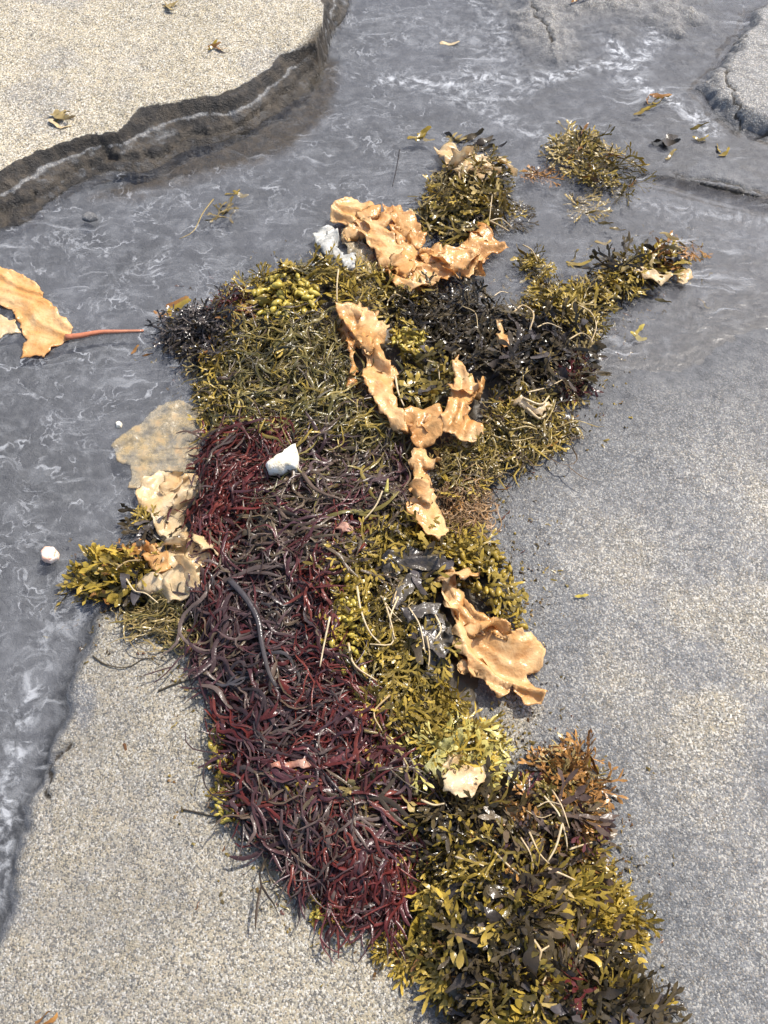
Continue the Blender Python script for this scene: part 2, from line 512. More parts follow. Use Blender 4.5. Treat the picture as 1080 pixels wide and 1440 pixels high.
def weed_mat(name, cols, tip=None, rough=.22, trans=.24, tipw=.6, spec=.34):
    """cols: colours between which individual strands vary; tip: colour towards the growing tips"""
    m = MatB(name)
    oi = m.n('ShaderNodeObjectInfo')
    rnd = m.math('FRACT', m.math('ADD', oi.outputs['Random'], m.attr('rnd')))
    cr = m.n('ShaderNodeValToRGB')
    el = cr.color_ramp.elements
    while len(el) < len(cols): el.new(.5)
    for i, c in enumerate(cols):
        el[i].position = i / max(1, len(cols) - 1)
        el[i].color = (*c, 1)
    m.l(rnd, cr.inputs[0])
    col = cr.outputs[0]
    if tip:
        r2 = m.math('FRACT', m.math('MULTIPLY', rnd, 7.31))
        f = m.math('MULTIPLY', m.ramp(m.attr('along'), .25, .95), m.math('MULTIPLY', m.ramp(r2, .0, .8), tipw * 1.7), clamp=True)
        col = m.mix(f, col, tip)
    g = m.geo()
    n = m.noise(g, 90, 3, .6)
    col = m.mix(m.ramp(n, .3, .75, 0, .45), col, m.mix(.6, col, (.02, .015, .01)))
    m.l(col, m.b.inputs['Base Color'])
    m.b.inputs['Roughness'].default_value = rough
    m.b.inputs['Specular IOR Level'].default_value = spec
    m.l(m.bump(m.noise(g, 260, 2, .5), .0012, .5), m.b.inputs['Normal'])
    tl = m.n('ShaderNodeBsdfTranslucent'); m.l(m.mix(.5, col, m.mix(1.0, col, (1.6, 1.5, .8), 'MULTIPLY')), tl.inputs[0])
    mx = m.n('ShaderNodeMixShader'); mx.inputs[0].default_value = trans
    m.l(m.b.outputs[0], mx.inputs[1]); m.l(tl.outputs[0], mx.inputs[2]); m.l(mx.outputs[0], m.out.inputs[0])
    return m.m


def sheet_mat(name, a, b, c, rough=.24, trans=.38, alpha=1.0, blot=.5):
    """thin wet membrane: blotched colour, sharp fine creases, light through it"""
    m = MatB(name)
    g = m.geo()
    n1, n2, n3 = m.noise(g, 13, 4, .6), m.noise(g, 42, 4, .65), m.noise(g, 160, 3, .6)
    col = m.mix(m.ramp(n1, .36, .64), a, b)
    col = m.mix(m.ramp(n2, .5, .72, 0, blot), col, c)
    col = m.mix(m.ramp(n3, .60, .74, 0, .35), col, c)
    m.l(col, m.b.inputs['Base Color'])
    m.b.inputs['Roughness'].default_value = rough
    m.b.inputs['Specular IOR Level'].default_value = .5

    def crease(sc, d):
        return m.math('ABSOLUTE', m.math('SUBTRACT', m.noise(g, sc, 3, .5, d), .5))
    h = m.math('ADD', m.math('MULTIPLY', crease(22, .6), -1.6), m.math('MULTIPLY', crease(55, .4), -.9))
    h = m.math('ADD', h, m.math('MULTIPLY', n3, .22))
    nr = m.bump(h, .010, .42)
    m.l(nr, m.b.inputs['Normal'])
    tl = m.n('ShaderNodeBsdfTranslucent'); m.l(col, tl.inputs[0]); m.l(nr, tl.inputs[1])
    mx = m.n('ShaderNodeMixShader'); mx.inputs[0].default_value = trans
    m.l(m.b.outputs[0], mx.inputs[1]); m.l(tl.outputs[0], mx.inputs[2])
    fin = mx.outputs[0]
    if alpha < 1:
        tp = m.n('ShaderNodeBsdfTransparent')
        m2 = m.n('ShaderNodeMixShader')
        m.l(m.ramp(n2, .3, .7, max(0, alpha - .3), min(1, alpha + .25)), m2.inputs[0])
        m.l(tp.outputs[0], m2.inputs[1]); m.l(fin, m2.inputs[2])
        fin = m2.outputs[0]
    m.l(fin, m.out.inputs[0])
    return m.m


M = dict(
    ground=ground_mat(), water=water_mat(),
    olive=weed_mat('olive_weed', [(.08, .062, .018), (.17, .12, .026), (.27, .19, .038), (.12, .092, .026), (.05, .04, .018)], (.42, .30, .06)),
    oliveg=weed_mat('olive_green_strands', [(.075, .068, .024), (.16, .135, .036), (.10, .085, .036), (.28, .21, .055), (.105, .085, .055), (.055, .05, .028)], (.28, .21, .055), tipw=.3, spec=.4),
    yellow=weed_mat('yellow_weed', [(.27, .19, .028), (.38, .27, .042), (.18, .125, .026), (.33, .235, .05)], (.52, .37, .06), trans=.3),
    pod=weed_mat('yellow_pods', [(.40, .31, .045), (.50, .39, .075), (.30, .22, .04)], (.55, .43, .09), trans=.15),
    dark=weed_mat('black_weed', [(.022, .018, .015), (.038, .030, .022), (.06, .047, .026), (.028, .024, .026)], (.085, .06, .02), rough=.17, trans=.08, tipw=.35, spec=.32),
    slate=weed_mat('slate_weed', [(.048, .042, .045), (.075, .066, .068), (.038, .034, .035)], (.085, .07, .06), rough=.18, trans=.1, spec=.32),
    mauve=weed_mat('mauve_strands', [(.042, .024, .026), (.078, .050, .048), (.065, .024, .027), (.032, .023, .024), (.12, .088, .074), (.055, .028, .034), (.095, .026, .028)], rough=.24, trans=.12, spec=.24),
    brown=weed_mat('brown_strands', [(.075, .052, .034), (.125, .09, .058), (.085, .055, .044), (.055, .042, .028), (.16, .12, .072)], rough=.25, trans=.14, spec=.26),
    red=weed_mat('red_strands', [(.080, .015, .015), (.125, .024, .020), (.05, .014, .015), (.17, .040, .028), (.040, .017, .018), (.09, .028, .028)], rough=.23, trans=.2, spec=.26),
    rust=weed_mat('rust_weed', [(.22, .10, .032), (.34, .165, .05), (.14, .07, .03)], (.46, .24, .07), trans=.3),
    lime=weed_mat('pale_green_weed', [(.42, .37, .08), (.56, .49, .15), (.30, .26, .06)], (.64, .56, .20), trans=.3),
    tan=weed_mat('tan_weed', [(.26, .19, .075), (.36, .27, .11), (.17, .125, .05)], (.46, .35, .14), trans=.28),
    stalk=weed_mat('pale_stalk', [(.48, .36, .19), (.60, .48, .30), (.40, .28, .13)], rough=.3, trans=.1),
    root=weed_mat('root_fibres', [(.26, .16, .07), (.35, .22, .11), (.17, .10, .05)], rough=.4, trans=.1),
    bed=weed_mat('rotting_weed', [(.030, .024, .016), (.045, .034, .02)], rough=.5, trans=0),
    kelp=sheet_mat('orange_kelp', (.67, .36, .12), (.75, .52, .26), (.52, .22, .06)),
    kelp2=sheet_mat('deep_orange_kelp', (.58, .28, .085), (.67, .40, .16), (.38, .14, .04)),
    cream=sheet_mat('bleached_kelp', (.72, .52, .27), (.74, .62, .42), (.66, .38, .15), alpha=.95, blot=.6),
    veil=sheet_mat('sunken_kelp', (.60, .47, .26), (.54, .47, .34), (.64, .40, .18), alpha=.42),
    film=sheet_mat('white_film', (.62, .62, .58), (.72, .71, .66), (.36, .35, .30), alpha=.85, blot=.9),
    dsheet=sheet_mat('dark_kelp', (.055, .046, .040), (.085, .072, .055), (.13, .10, .05), rough=.25, trans=.15),
    limes=sheet_mat('pale_green_sheet', (.54, .51, .20), (.64, .60, .32), (.30, .30, .08), alpha=.62, blot=.8),
    pink=sheet_mat('rosy_scrap', (.46, .20, .13), (.60, .40, .30), (.28, .08, .05)),
    stem=weed_mat('kelp_stem', [(.48, .17, .09), (.52, .20, .10)], (.50, .22, .13), trans=.15),
)


def stone_mat(name, a, b, c):
    m = MatB(name)
    g = m.geo()
    col = m.mix(m.ramp(m.noise(g, 60, 4, .6), .4, .6), a, b)
    col = m.mix(m.ramp(m.noise(g, 110, 3, .6), .60, .68), col, c)
    m.l(col, m.b.inputs['Base Color'])
    m.b.inputs['Roughness'].default_value = .6
    m.l(m.bump(m.noise(g, 180, 3, .6), .003, .6), m.b.inputs['Normal'])
    return m.m


M['stone'] = stone_mat('white_stone', (.76, .72, .62), (.66, .58, .42), (.30, .24, .14))
M['shell'] = stone_mat('pink_shell', (.72, .66, .58), (.62, .36, .25), (.5, .22, .14))

# ------------------------------------------------------------------ the ground sheet
core_x = np.linspace(-1.45, 1.45, 640)
core_y = np.linspace(-0.05, 3.0, 700)


def stretch(core, reach):
    k = np.array([.01, .03, .07, .14, .25, .45, .8, 1.4, 2.5, 5, 12, 30, 80, 200, reach])
    return np.concatenate([core[0] - k[::-1], core, core[-1] + k])


gx, gy = stretch(core_x, 600), stretch(core_y, 600)
X, Y = np.meshgrid(gx, gy)
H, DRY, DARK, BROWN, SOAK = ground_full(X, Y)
nx, ny = len(gx), len(gy)
idx = np.arange(nx * ny).reshape(ny, nx)
Q = np.stack([idx[:-1, :-1], idx[:-1, 1:], idx[1:, 1:], idx[1:, :-1]], -1).reshape(-1, 4)
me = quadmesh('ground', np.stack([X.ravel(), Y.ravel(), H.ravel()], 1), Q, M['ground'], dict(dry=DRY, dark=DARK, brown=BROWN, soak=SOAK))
tag(link('ground', me), 'coarse speckled sand and flat rock, beige where dry and grey where wet', None, None, 'structure')

# ------------------------------------------------------------------ the water of the channel
wx = np.concatenate([np.linspace(-3.2, -1.32, 24), np.linspace(-1.3, 1.3, 430), np.linspace(1.32, 3.2, 24)])
wy = np.concatenate([np.linspace(-1.6, -.02, 20), np.linspace(0, 2.9, 470), np.linspace(2.95, 4.2, 16)])
X, Y = np.meshgrid(wx, wy)
Z = 0.0012 * (fbm(X * 18, Y * 18, 60, 3) - .5)
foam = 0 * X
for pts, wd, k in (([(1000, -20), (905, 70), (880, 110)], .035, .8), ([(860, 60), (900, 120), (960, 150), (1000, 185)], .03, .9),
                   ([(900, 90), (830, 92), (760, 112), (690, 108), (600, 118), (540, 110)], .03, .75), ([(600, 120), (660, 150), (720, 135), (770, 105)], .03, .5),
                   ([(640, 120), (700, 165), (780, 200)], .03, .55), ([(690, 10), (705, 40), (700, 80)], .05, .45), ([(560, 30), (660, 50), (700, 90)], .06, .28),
                   ([(-30, 1330), (2, 1200), (14, 1110), (30, 1020), (50, 960)], .024, .6), ([(40, 960), (70, 900), (110, 860)], .04, .35),  # band along the channel paints water glare together with froth
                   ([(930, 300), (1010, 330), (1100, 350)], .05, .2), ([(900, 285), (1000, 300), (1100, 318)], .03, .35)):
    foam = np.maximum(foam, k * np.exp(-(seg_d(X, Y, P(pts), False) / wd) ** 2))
calm = 0.85 * ss(px(760, 400)[0], px(640, 400)[0], X - .15 * (Y - 1.4)) + 0.15
cl = px(330, 190)
calm = calm * (1 - .8 * np.exp(-((X - cl[0]) ** 2 / .25 ** 2 + (Y - cl[1]) ** 2 / .14 ** 2)))
gh = ground_full(X, Y)[0]
reflw = ss(-.02, .02, sdf(X, Y, SLAB_REFL))  # silt thins out so the painted slab reflection shows
dep = np.where(reflw > 0, -gh * (1 - .95 * reflw), -gh)
dep = dep * (1 - .9 * np.exp(-(seg_d(X, Y, LEDGE, False) / .03) ** 2))
idx = np.arange(X.size).reshape(X.shape)
Q = np.stack([idx[:-1, :-1], idx[:-1, 1:], idx[1:, 1:], idx[1:, :-1]], -1).reshape(-1, 4)
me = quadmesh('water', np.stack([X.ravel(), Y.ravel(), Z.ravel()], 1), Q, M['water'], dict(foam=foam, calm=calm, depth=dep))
tag(link('water', me), 'shallow grey silty water with white froth and painted ripple reflections', None, None, 'structure')

# ------------------------------------------------------------------ bed of rotting weed under the heap
bx, by = np.linspace(-.75, .75, 320), np.linspace(-.05, 2.4, 520)
X, Y = np.meshgrid(bx, by)
B = lut(_BB, X, Y)
Zb = lut(_TOP, X, Y) - .012 + (fbm(X * 45, Y * 45, 70, 3) - .5) * .022 * (B > .004)
keep = B > .006
idx = np.arange(X.size).reshape(X.shape)
Q = np.stack([idx[:-1, :-1], idx[:-1, 1:], idx[1:, 1:], idx[1:, :-1]], -1).reshape(-1, 4)
Q = Q[keep.ravel()[Q].all(1)]
used, inv = np.unique(Q, return_inverse=True)
V = np.stack([X.ravel(), Y.ravel(), Zb.ravel()], 1)[used]
tag(link('seaweed_bed', quadmesh('seaweed_bed', V, inv.reshape(-1, 4), M['bed'])), 'dark rotting weed packed underneath the beached heap', 'seaweed bed', None, 'stuff')


# ------------------------------------------------------------------ seaweed shapes
def sweep(C, wid, thk, side, sides=4):
    """ring-swept ribbon: C centreline (n,3), wid half widths, thk half thickness, side (n,3) lateral directions"""
    n = len(C)
    T = np.gradient(C, axis=0)
    T /= np.linalg.norm(T, axis=1)[:, None] + 1e-9
    N = np.cross(T, side)
    N /= np.linalg.norm(N, axis=1)[:, None] + 1e-9
    Sd = np.cross(N, T)
    a = np.arange(sides) * 2 * math.pi / sides
    V = C[:, None, :] + Sd[:, None, :] * (np.cos(a)[None, :, None] * wid[:, None, None]) + N[:, None, :] * (np.sin(a)[None, :, None] * thk[:, None, None])
    V = V.reshape(-1, 3)
    fc = []
    for i in range(n - 1):
        for k in range(sides):
            k2 = (k + 1) % sides
            fc.append((i * sides + k, i * sides + k2, (i + 1) * sides + k2, (i + 1) * sides + k))
    fc.append(tuple(range(sides))[::-1])
    fc.append(tuple((n - 1) * sides + k for k in range(sides)))
    return V, fc


def frond(r, levels, length, w0, w1, spread, tipw, curl, swell=1.0, thin=.13):
    """flat, repeatedly forked seaweed frond growing along +x; rings of four share corners at the forks"""
    V, Fc, A = [], [], []

    def add(p, a):
        V.append(p); A.append(a)
        return len(V) - 1

    def ring(c, ang, w, t, tw, al, keep=None):
        s = np.array([-math.sin(ang), math.cos(ang), 0])
        n = np.array([0, 0, 1.0])
        s2 = s * math.cos(tw) + n * math.sin(tw)
        n2 = n * math.cos(tw) - s * math.sin(tw)
        ids = [c + s2 * w, c + n2 * t, c - s2 * w, c - n2 * t]
        return [keep[i] if keep and keep[i] is not None else add(ids[i], al) for i in range(4)]

    def bridge(a, b):
        for k in range(4):
            Fc.append((a[k], a[(k + 1) % 4], b[(k + 1) % 4], b[k]))

    def grow(c, ang, first, lev, L, w, al, tw):
        last = lev == levels
        n = 5 if last else 3
        rg = first
        z = c[2]
        cur = r.normal(0, .25)
        for i in range(1, n + 1):
            u = i / n
            ang2 = ang + cur * u
            c = c + np.array([math.cos(ang2), math.sin(ang2), 0]) * (L / n)
            c[2] += (curl * r.uniform(.3, 1.2) * (al + u * .3)) * L / n + r.normal(0, .12) * L / n
            tw2 = tw + r.normal(0, .38)
            if last:
                prof = [1.05, 1.25 * tipw, 1.35 * tipw, 1.0 * tipw, .25][i - 1]
                th = w * (thin if i < 2 else thin * swell) * (1 if i < n else .4)
            else:
                prof, th = 1 + .12 * u, w * thin
            nr = ring(c, ang2, w * prof, th, tw2, min(1, al + u * (1 - al) * (1 if last else .4)))
            bridge(rg, nr)
            rg = nr
        if last:
            Fc.append(tuple(rg))
            return
        al2 = al + (1 - al) * .4
        sp = spread * r.uniform(.7, 1.3)
        for sgn in (1, -1):
            a2 = ang + cur + sgn * sp
            wn = w * r.uniform(.78, 1.0)
            off = np.array([-math.sin(ang + cur), math.cos(ang + cur), 0]) * sgn * w * .5
            keep = [rg[0], None, rg[1], None] if sgn > 0 else [rg[1], None, rg[2], None]
            f2 = ring(c + off, a2, wn * .5, wn * thin, tw, al2, keep)
            grow(c + off, a2, f2, lev + 1, L * r.uniform(.7, 1.05), wn, al2, tw + r.normal(0, .3))

    st = ring(np.zeros(3), 0, w0, w0 * .5, 0, 0)
    Fc.append(tuple(st)[::-1])
    mid = ring(np.array([length * .12, 0, .0]), 0, w1, w1 * thin * 1.5, r.normal(0, .2), .05)
    bridge(st, mid)
    grow(np.array([length * .12, 0, 0.]), 0, mid, 0, length / (levels + 1) * .95, w1, .1, r.normal(0, .2))
    return np.array(V), Fc, np.array(A)


def leaf(r, w, curl, wave, n=8):
    """one undivided strap or leaf with a midrib, unit length along +x"""
    u = np.linspace(0, 1, n)
    C = np.stack([u, .10 * np.sin(u * r.uniform(2, 4) + r.uniform(0, 6)) - .10 * np.sin(0), curl * u * u + .04 * np.sin(u * 9 + r.uniform(0, 6))], 1)
    C[:, 1] -= C[0, 1]
    wd = w * np.sin(np.pi * np.clip(u * .92 + .05, 0, 1)) ** .7 * (1 + wave * np.sin(u * 14 + r.uniform(0, 6)))
    ang = np.cumsum(r.normal(0, .4, n))
    side = np.stack([0 * u, np.cos(ang), np.sin(ang)], 1)
    V, fc = sweep(C, wd + .010, wd * .09 + .004, side)
    return V, fc, np.repeat(u, 4)


def pod(r):
    V, fc = [], []
    n, s = 6, 8
    bend = r.uniform(-.12, .12)
    for i in range(n):
        u = i / (n - 1)
        rad = .30 * math.sin(math.pi * (u * .9 + .05)) ** .7 * (1 + r.normal(0, .05))
        for k in range(s):
            a = 2 * math.pi * k / s
            V.append((u, rad * math.cos(a) + bend * math.sin(math.pi * u), rad * .85 * math.sin(a)))
    for i in range(n - 1):
        for k in range(s):
            fc.append((i * s + k, i * s + (k + 1) % s, (i + 1) * s + (k + 1) % s, (i + 1) * s + k))
    fc.append(tuple(range(s))[::-1])
    fc.append(tuple((n - 1) * s + k for k in range(s)))
    V = np.array(V)
    return V, fc, V[:, 0]


def ruffle(r):
    n, m = 12, 5
    u = np.linspace(0, 1, n)
    bend = np.cumsum(r.normal(0, .22, n))
    cx, cy = np.cumsum(np.cos(bend)) / n, np.cumsum(np.sin(bend)) / n
    wd = .27 * np.sin(np.pi * np.clip(u * .9 + .05, 0, 1)) ** .6 * (1 + r.normal(0, .15, n))
    tl = r.uniform(-.6, .6) + np.cumsum(r.normal(0, .22, n))
    V, fc = [], []
    ph, fr = r.uniform(0, 6), r.uniform(13, 20)
    for lay in (0, 1):
        for i in range(n):
            for j in range(m):
                v = (j / (m - 1) - .5) * 2
                e = wd[i] * v
                zz = .035 * abs(v) ** 1.5 * math.sin(u[i] * fr + ph + 1.4 * v) + .06 * math.sin(math.pi * u[i]) - .05 * v * v * r.uniform(.5, 1)
                off = 0 if j in (0, m - 1) or i in (0, n - 1) else (.008 if lay else -.008)
                V.append((cx[i] - math.sin(bend[i]) * e * math.cos(tl[i]), cy[i] + math.cos(bend[i]) * e * math.cos(tl[i]), zz + e * math.sin(tl[i]) + off))
    # the two skins share their rim
    V = np.array(V)
    N = n * m
    def vid(lay, i, j):
        return i * m + j if (j in (0, m - 1) or i in (0, n - 1)) else lay * N + i * m + j
    for lay in (0, 1):
        for i in range(n - 1):
            for j in range(m - 1):
                q = (vid(lay, i, j), vid(lay, i + 1, j), vid(lay, i + 1, j + 1), vid(lay, i, j + 1))
                fc.append(q if lay == 0 else q[::-1])
    used = sorted({v for f in fc for v in f})
    mp = {v: k for k, v in enumerate(used)}
    return V[used], [tuple(mp[v] for v in f) for f in fc], np.zeros(len(used))


NVAR = 9
_proto = {}


def proto(kind, var, mat):
    key = (kind, var, mat)
    if key not in _proto:
        r = np.random.default_rng(1000 + var * 31 + sum(map(ord, kind)))
        if kind == 'fork': g = frond(r, 3, 1.1, .018, .033, .42, 1.15, .10)
        elif kind == 'wide': g = frond(r, 2, 1.1, .024, .047, .42, 1.15, .12)
        elif kind == 'spray': g = frond(r, 3, 1.05, .014, .024, .46, 1.3, .12, thin=.22)
        elif kind == 'tips': g = frond(r, 2, 1, .02, .045, .5, 2.0, .1, swell=3.2, thin=.13)
        elif kind == 'leaf': g = leaf(r, .080, r.uniform(-.25, .35), .2)
        elif kind == 'strap': g = leaf(r, .105, r.uniform(-.3, .35), .3, 11)
        elif kind == 'pod': g = pod(r)
        elif kind == 'ruffle': g = ruffle(r)
        _proto[key] = mesh(kind + '_shape', g[0], g[1], M[mat], 'rim' if kind not in ('pod', 'ruffle') else True, dict(along=g[2]))
    return _proto[key]


NAMES = dict(fork='frond', wide='frond', spray='frond', tips='frond', leaf='blade', strap='blade', pod='pod', ruffle='ruffle')


def sample(poly, n):
    lo, hi = poly.min(0), poly.max(0)
    out = []
    while len(out) < n:
        q = rng.uniform(lo, hi, (n * 3, 2))
        q = q[inside(q[:, 0], q[:, 1], poly)]
        out.extend(q[:n - len(out)])
    return np.array(out)


def place(x, y, z, yaw, pitch, roll, s):
    e = .012
    gxn = (float(top_h(x + e, y)) - float(top_h(x - e, y))) / (2 * e)
    gyn = (float(top_h(x, y + e)) - float(top_h(x, y - e))) / (2 * e)
    nrm = Vector((-gxn * .8, -gyn * .8, 1)).normalized()
    t = Vector((math.cos(yaw), math.sin(yaw), 0))
    t = (t - nrm * t.dot(nrm)).normalized()
    b = nrm.cross(t)
    R = Matrix((t, b, nrm)).transposed().to_4x4()
    return Matrix.Translation((x, y, z)) @ R @ Matrix.Rotation(-pitch, 4, 'Y') @ Matrix.Rotation(roll, 4, 'X') @ Matrix.Diagonal((s, s, s, 1))


def tube(pts3, r0, r1=None, wob=.0, n=None, sides=6, flat=1.0):
    p = np.array(pts3, float)
    n = n or max(6, 3 * len(p))
    d = np.concatenate([[0], np.cumsum(np.linalg.norm(np.diff(p, axis=0), axis=1))])
    u = np.linspace(0, d[-1], n)
    # Catmull-Rom through the points
    q = np.vstack([2 * p[0] - p[1], p, 2 * p[-1] - p[-2]])
    out = []
    for v in u:
        i = min(np.searchsorted(d, v, 'right') - 1, len(p) - 2)
        t = (v - d[i]) / max(d[i + 1] - d[i], 1e-9)
        a, b, c, e = q[i], q[i + 1], q[i + 2], q[i + 3]
        out.append(.5 * (2 * b + (c - a) * t + (2 * a - 5 * b + 4 * c - e) * t * t + (3 * b - a - 3 * c + e) * t ** 3))
    C = np.array(out)
    if wob: C += rng.normal(0, wob, C.shape)
    uu = np.linspace(0, 1, n)
    wd = r0 + ((r1 if r1 is not None else r0) - r0) * uu
    side = np.tile([0.31, .1, .0], (n, 1)) + np.stack([-np.gradient(C[:, 1]), np.gradient(C[:, 0]), 0 * uu], 1) * 50
    V, fc = sweep(C, wd, wd * flat, side, sides)
    return V, fc, np.repeat(uu, sides)


def drape_px(pts, dz):
    return [on(a, b, dz) + np.array([0, 0, rng.uniform(0, .004)]) for a, b in pts]


def clump(name, label, cat, poly_px, parts, group='seaweed clumps of the beached heap', stalks=(), aim=None, spread=2.0, lay=.03, flat=False):
    lay *= .8
    """a seaweed plant: parts = [(kind, material, count, size lo, size hi), ...] spread over a region of the heap"""
    poly = onP(poly_px, .02)
    c = poly.mean(0)
    zc = float(top_h(*c))
    root = empty(name, (c[0], c[1], zc), label, cat, group)
    for kind, mat, n, lo, hi in parts:
        q = sample(poly, n)
        for i, (x, y) in enumerate(q):
            s = rng.uniform(lo, hi)
            if aim is None:
                d = np.array([x, y]) - c
                yaw = math.atan2(d[1], d[0]) + rng.normal(0, spread)
            else:
                yaw = math.radians(aim) + rng.normal(0, spread)
            x0, y0 = x - .45 * s * math.cos(yaw), y - .45 * s * math.sin(yaw)
            z = float(top_h(x0, y0)) + rng.uniform(.0, lay) * (.3 if flat else 1) + .002
            pitch = rng.normal(-.03, .07 if flat else .14)
            roll = rng.normal(0, .2 if flat else .85) if kind != 'pod' else rng.uniform(0, 6)
            o = link(NAMES[kind], proto(kind, int(rng.integers(NVAR)), mat), root)
            o.matrix_local = Matrix.Translation((-c[0], -c[1], -zc)) @ place(x0, y0, z, yaw, pitch, roll, s)
    for st in stalks:
        pts, rad = st[0], st[1]
        mat = st[2] if len(st) > 2 else 'stalk'
        V, fc, al = tube(drape_px(pts, lay * 1.2 + .008), rad, rad * .6, sides=5)
        link('stalk', mesh('stalk', V - np.array([c[0], c[1], zc]), fc, M[mat], True, dict(along=al)), root)
    return root


def strand_geo(x, y, yaw, L, w, zoff, curv, wig, n=14, fork=True):
    u = np.linspace(-.5, .5, n)
    ph, fr = rng.uniform(0, 6), rng.uniform(1.2, 2.6)
    ang = yaw + curv * u + wig * np.sin(u * 2 * math.pi * fr + ph)
    dx, dy = np.cos(ang) * L / n, np.sin(ang) * L / n
    cx, cy = x + np.cumsum(dx) - dx.sum() / 2, y + np.cumsum(dy) - dy.sum() / 2
    z = top_h(cx, cy) + zoff + .006 * np.sin(u * rng.uniform(5, 11) + rng.uniform(0, 6)) + .003
    C = np.stack([cx, cy, z], 1)
    tp = np.clip(np.minimum((u + .5) * 6 + .35, (.5 - u) * 5 + .18), 0, 1)
    wd = w * tp * (1 + .15 * np.sin(u * 20 + ph))
    tw = rng.normal(0, .6) + np.cumsum(rng.normal(0, .18, n))
    side = np.stack([-np.sin(ang) * np.cos(tw), np.cos(ang) * np.cos(tw), np.sin(tw)], 1)
    V, fc = sweep(C, wd, wd * .30, side)
    al = np.repeat(u + .5, 4)
    if fork:
        # side branch that leaves from one corner of a ring
        for _ in range(rng.integers(1, 3)):
            i = int(rng.integers(n // 3, n - 3))
            m = 5
            s = rng.choice([-1, 1])
            a2 = ang[i] + s * rng.uniform(.4, .9)
            lb = L * rng.uniform(.18, .35)
            k = np.arange(m) / (m - 1)
            a3 = a2 + rng.normal(0, .5) * k
            bx_, by_ = cx[i] + np.cumsum(np.cos(a3)) * lb / m, cy[i] + np.cumsum(np.sin(a3)) * lb / m
            bz = top_h(bx_, by_) + (z[i] - top_h(cx[i], cy[i])) + rng.normal(0, .004) * k
            B = np.stack([bx_, by_, bz], 1)
            wb = w * .8 * np.clip((1 - k) * 2 + .2, 0, 1)
            V2, f2 = sweep(B, wb, wb * .5, np.stack([-np.sin(a3), np.cos(a3), 0 * a3], 1))
            o = len(V)
            fc += [tuple(v + o for v in f) for f in f2]
            b0 = i * 4
            for kk in range(4):
                fc.append((b0 + kk, b0 + (kk + 1) % 4, o + (kk + 1) % 4, o + kk))
            V = np.vstack([V, V2])
            al = np.concatenate([al, np.repeat(.6 + .4 * k, 4)])
    return V, fc, al


def mat_of_strands(name, label, poly_px, mix, n_part, n_stuff, L, w, aim, spread, lay=.03, group='tangled strand mats of the heap', wig=.35, fork=True):
    """a tangle: n_part strands as parts of their own, the small and buried rest as one part"""
    poly = onP(poly_px, .02)
    c = poly.mean(0)
    org = np.array([c[0], c[1], float(top_h(*c))])
    root = empty(name, tuple(org), label, 'seaweed', group)
    mats = [m for m, k in mix for _ in range(k)]

    def one(top):
        x, y = sample(poly, 1)[0]
        sw = fbm(x * 10, y * 10, 55, 2) - .5
        yaw = math.radians(aim) + sw * 4.2 + rng.normal(0, spread * .62)
        l = rng.uniform(*L) * (rng.choice([.8, 1.15, 1.4, 1.9]) if top else .9)
        return strand_geo(x, y, yaw, l, rng.uniform(*w) * .66 * rng.choice([.6, .8, 1, 1.3]), (rng.uniform(.35, 1) if top else rng.uniform(-.25, .6)) * lay, rng.normal(0, 1.3), wig * rng.uniform(.5, 2.2), fork=fork)
    for i in range(n_part):
        V, fc, al = one(True)
        link('strand', mesh('strand', V - org, fc, M[mats[int(rng.integers(len(mats)))]], 'rim', dict(along=al)), root)
    if n_stuff:
        Vs, Fs, As, Rs, o = [], [], [], [], 0
        for i in range(n_stuff):
            V, fc, al = one(False)
            Vs.append(V); As.append(al); Rs.append(np.full(len(V), rng.random()))
            Fs += [tuple(v + o for v in f) for f in fc]
            o += len(V)
        mi = mesh('buried_strands', np.vstack(Vs) - org, Fs, M[mats[0]], 'rim', dict(along=np.concatenate(As), rnd=np.concatenate(Rs)))
        tag(link('buried_strands', mi, root), kind='stuff')
    return root


def ridge(x, y, sd, o=3):
    return 1 - np.abs(2 * fbm(x, y, sd, o) - 1) * 2.4


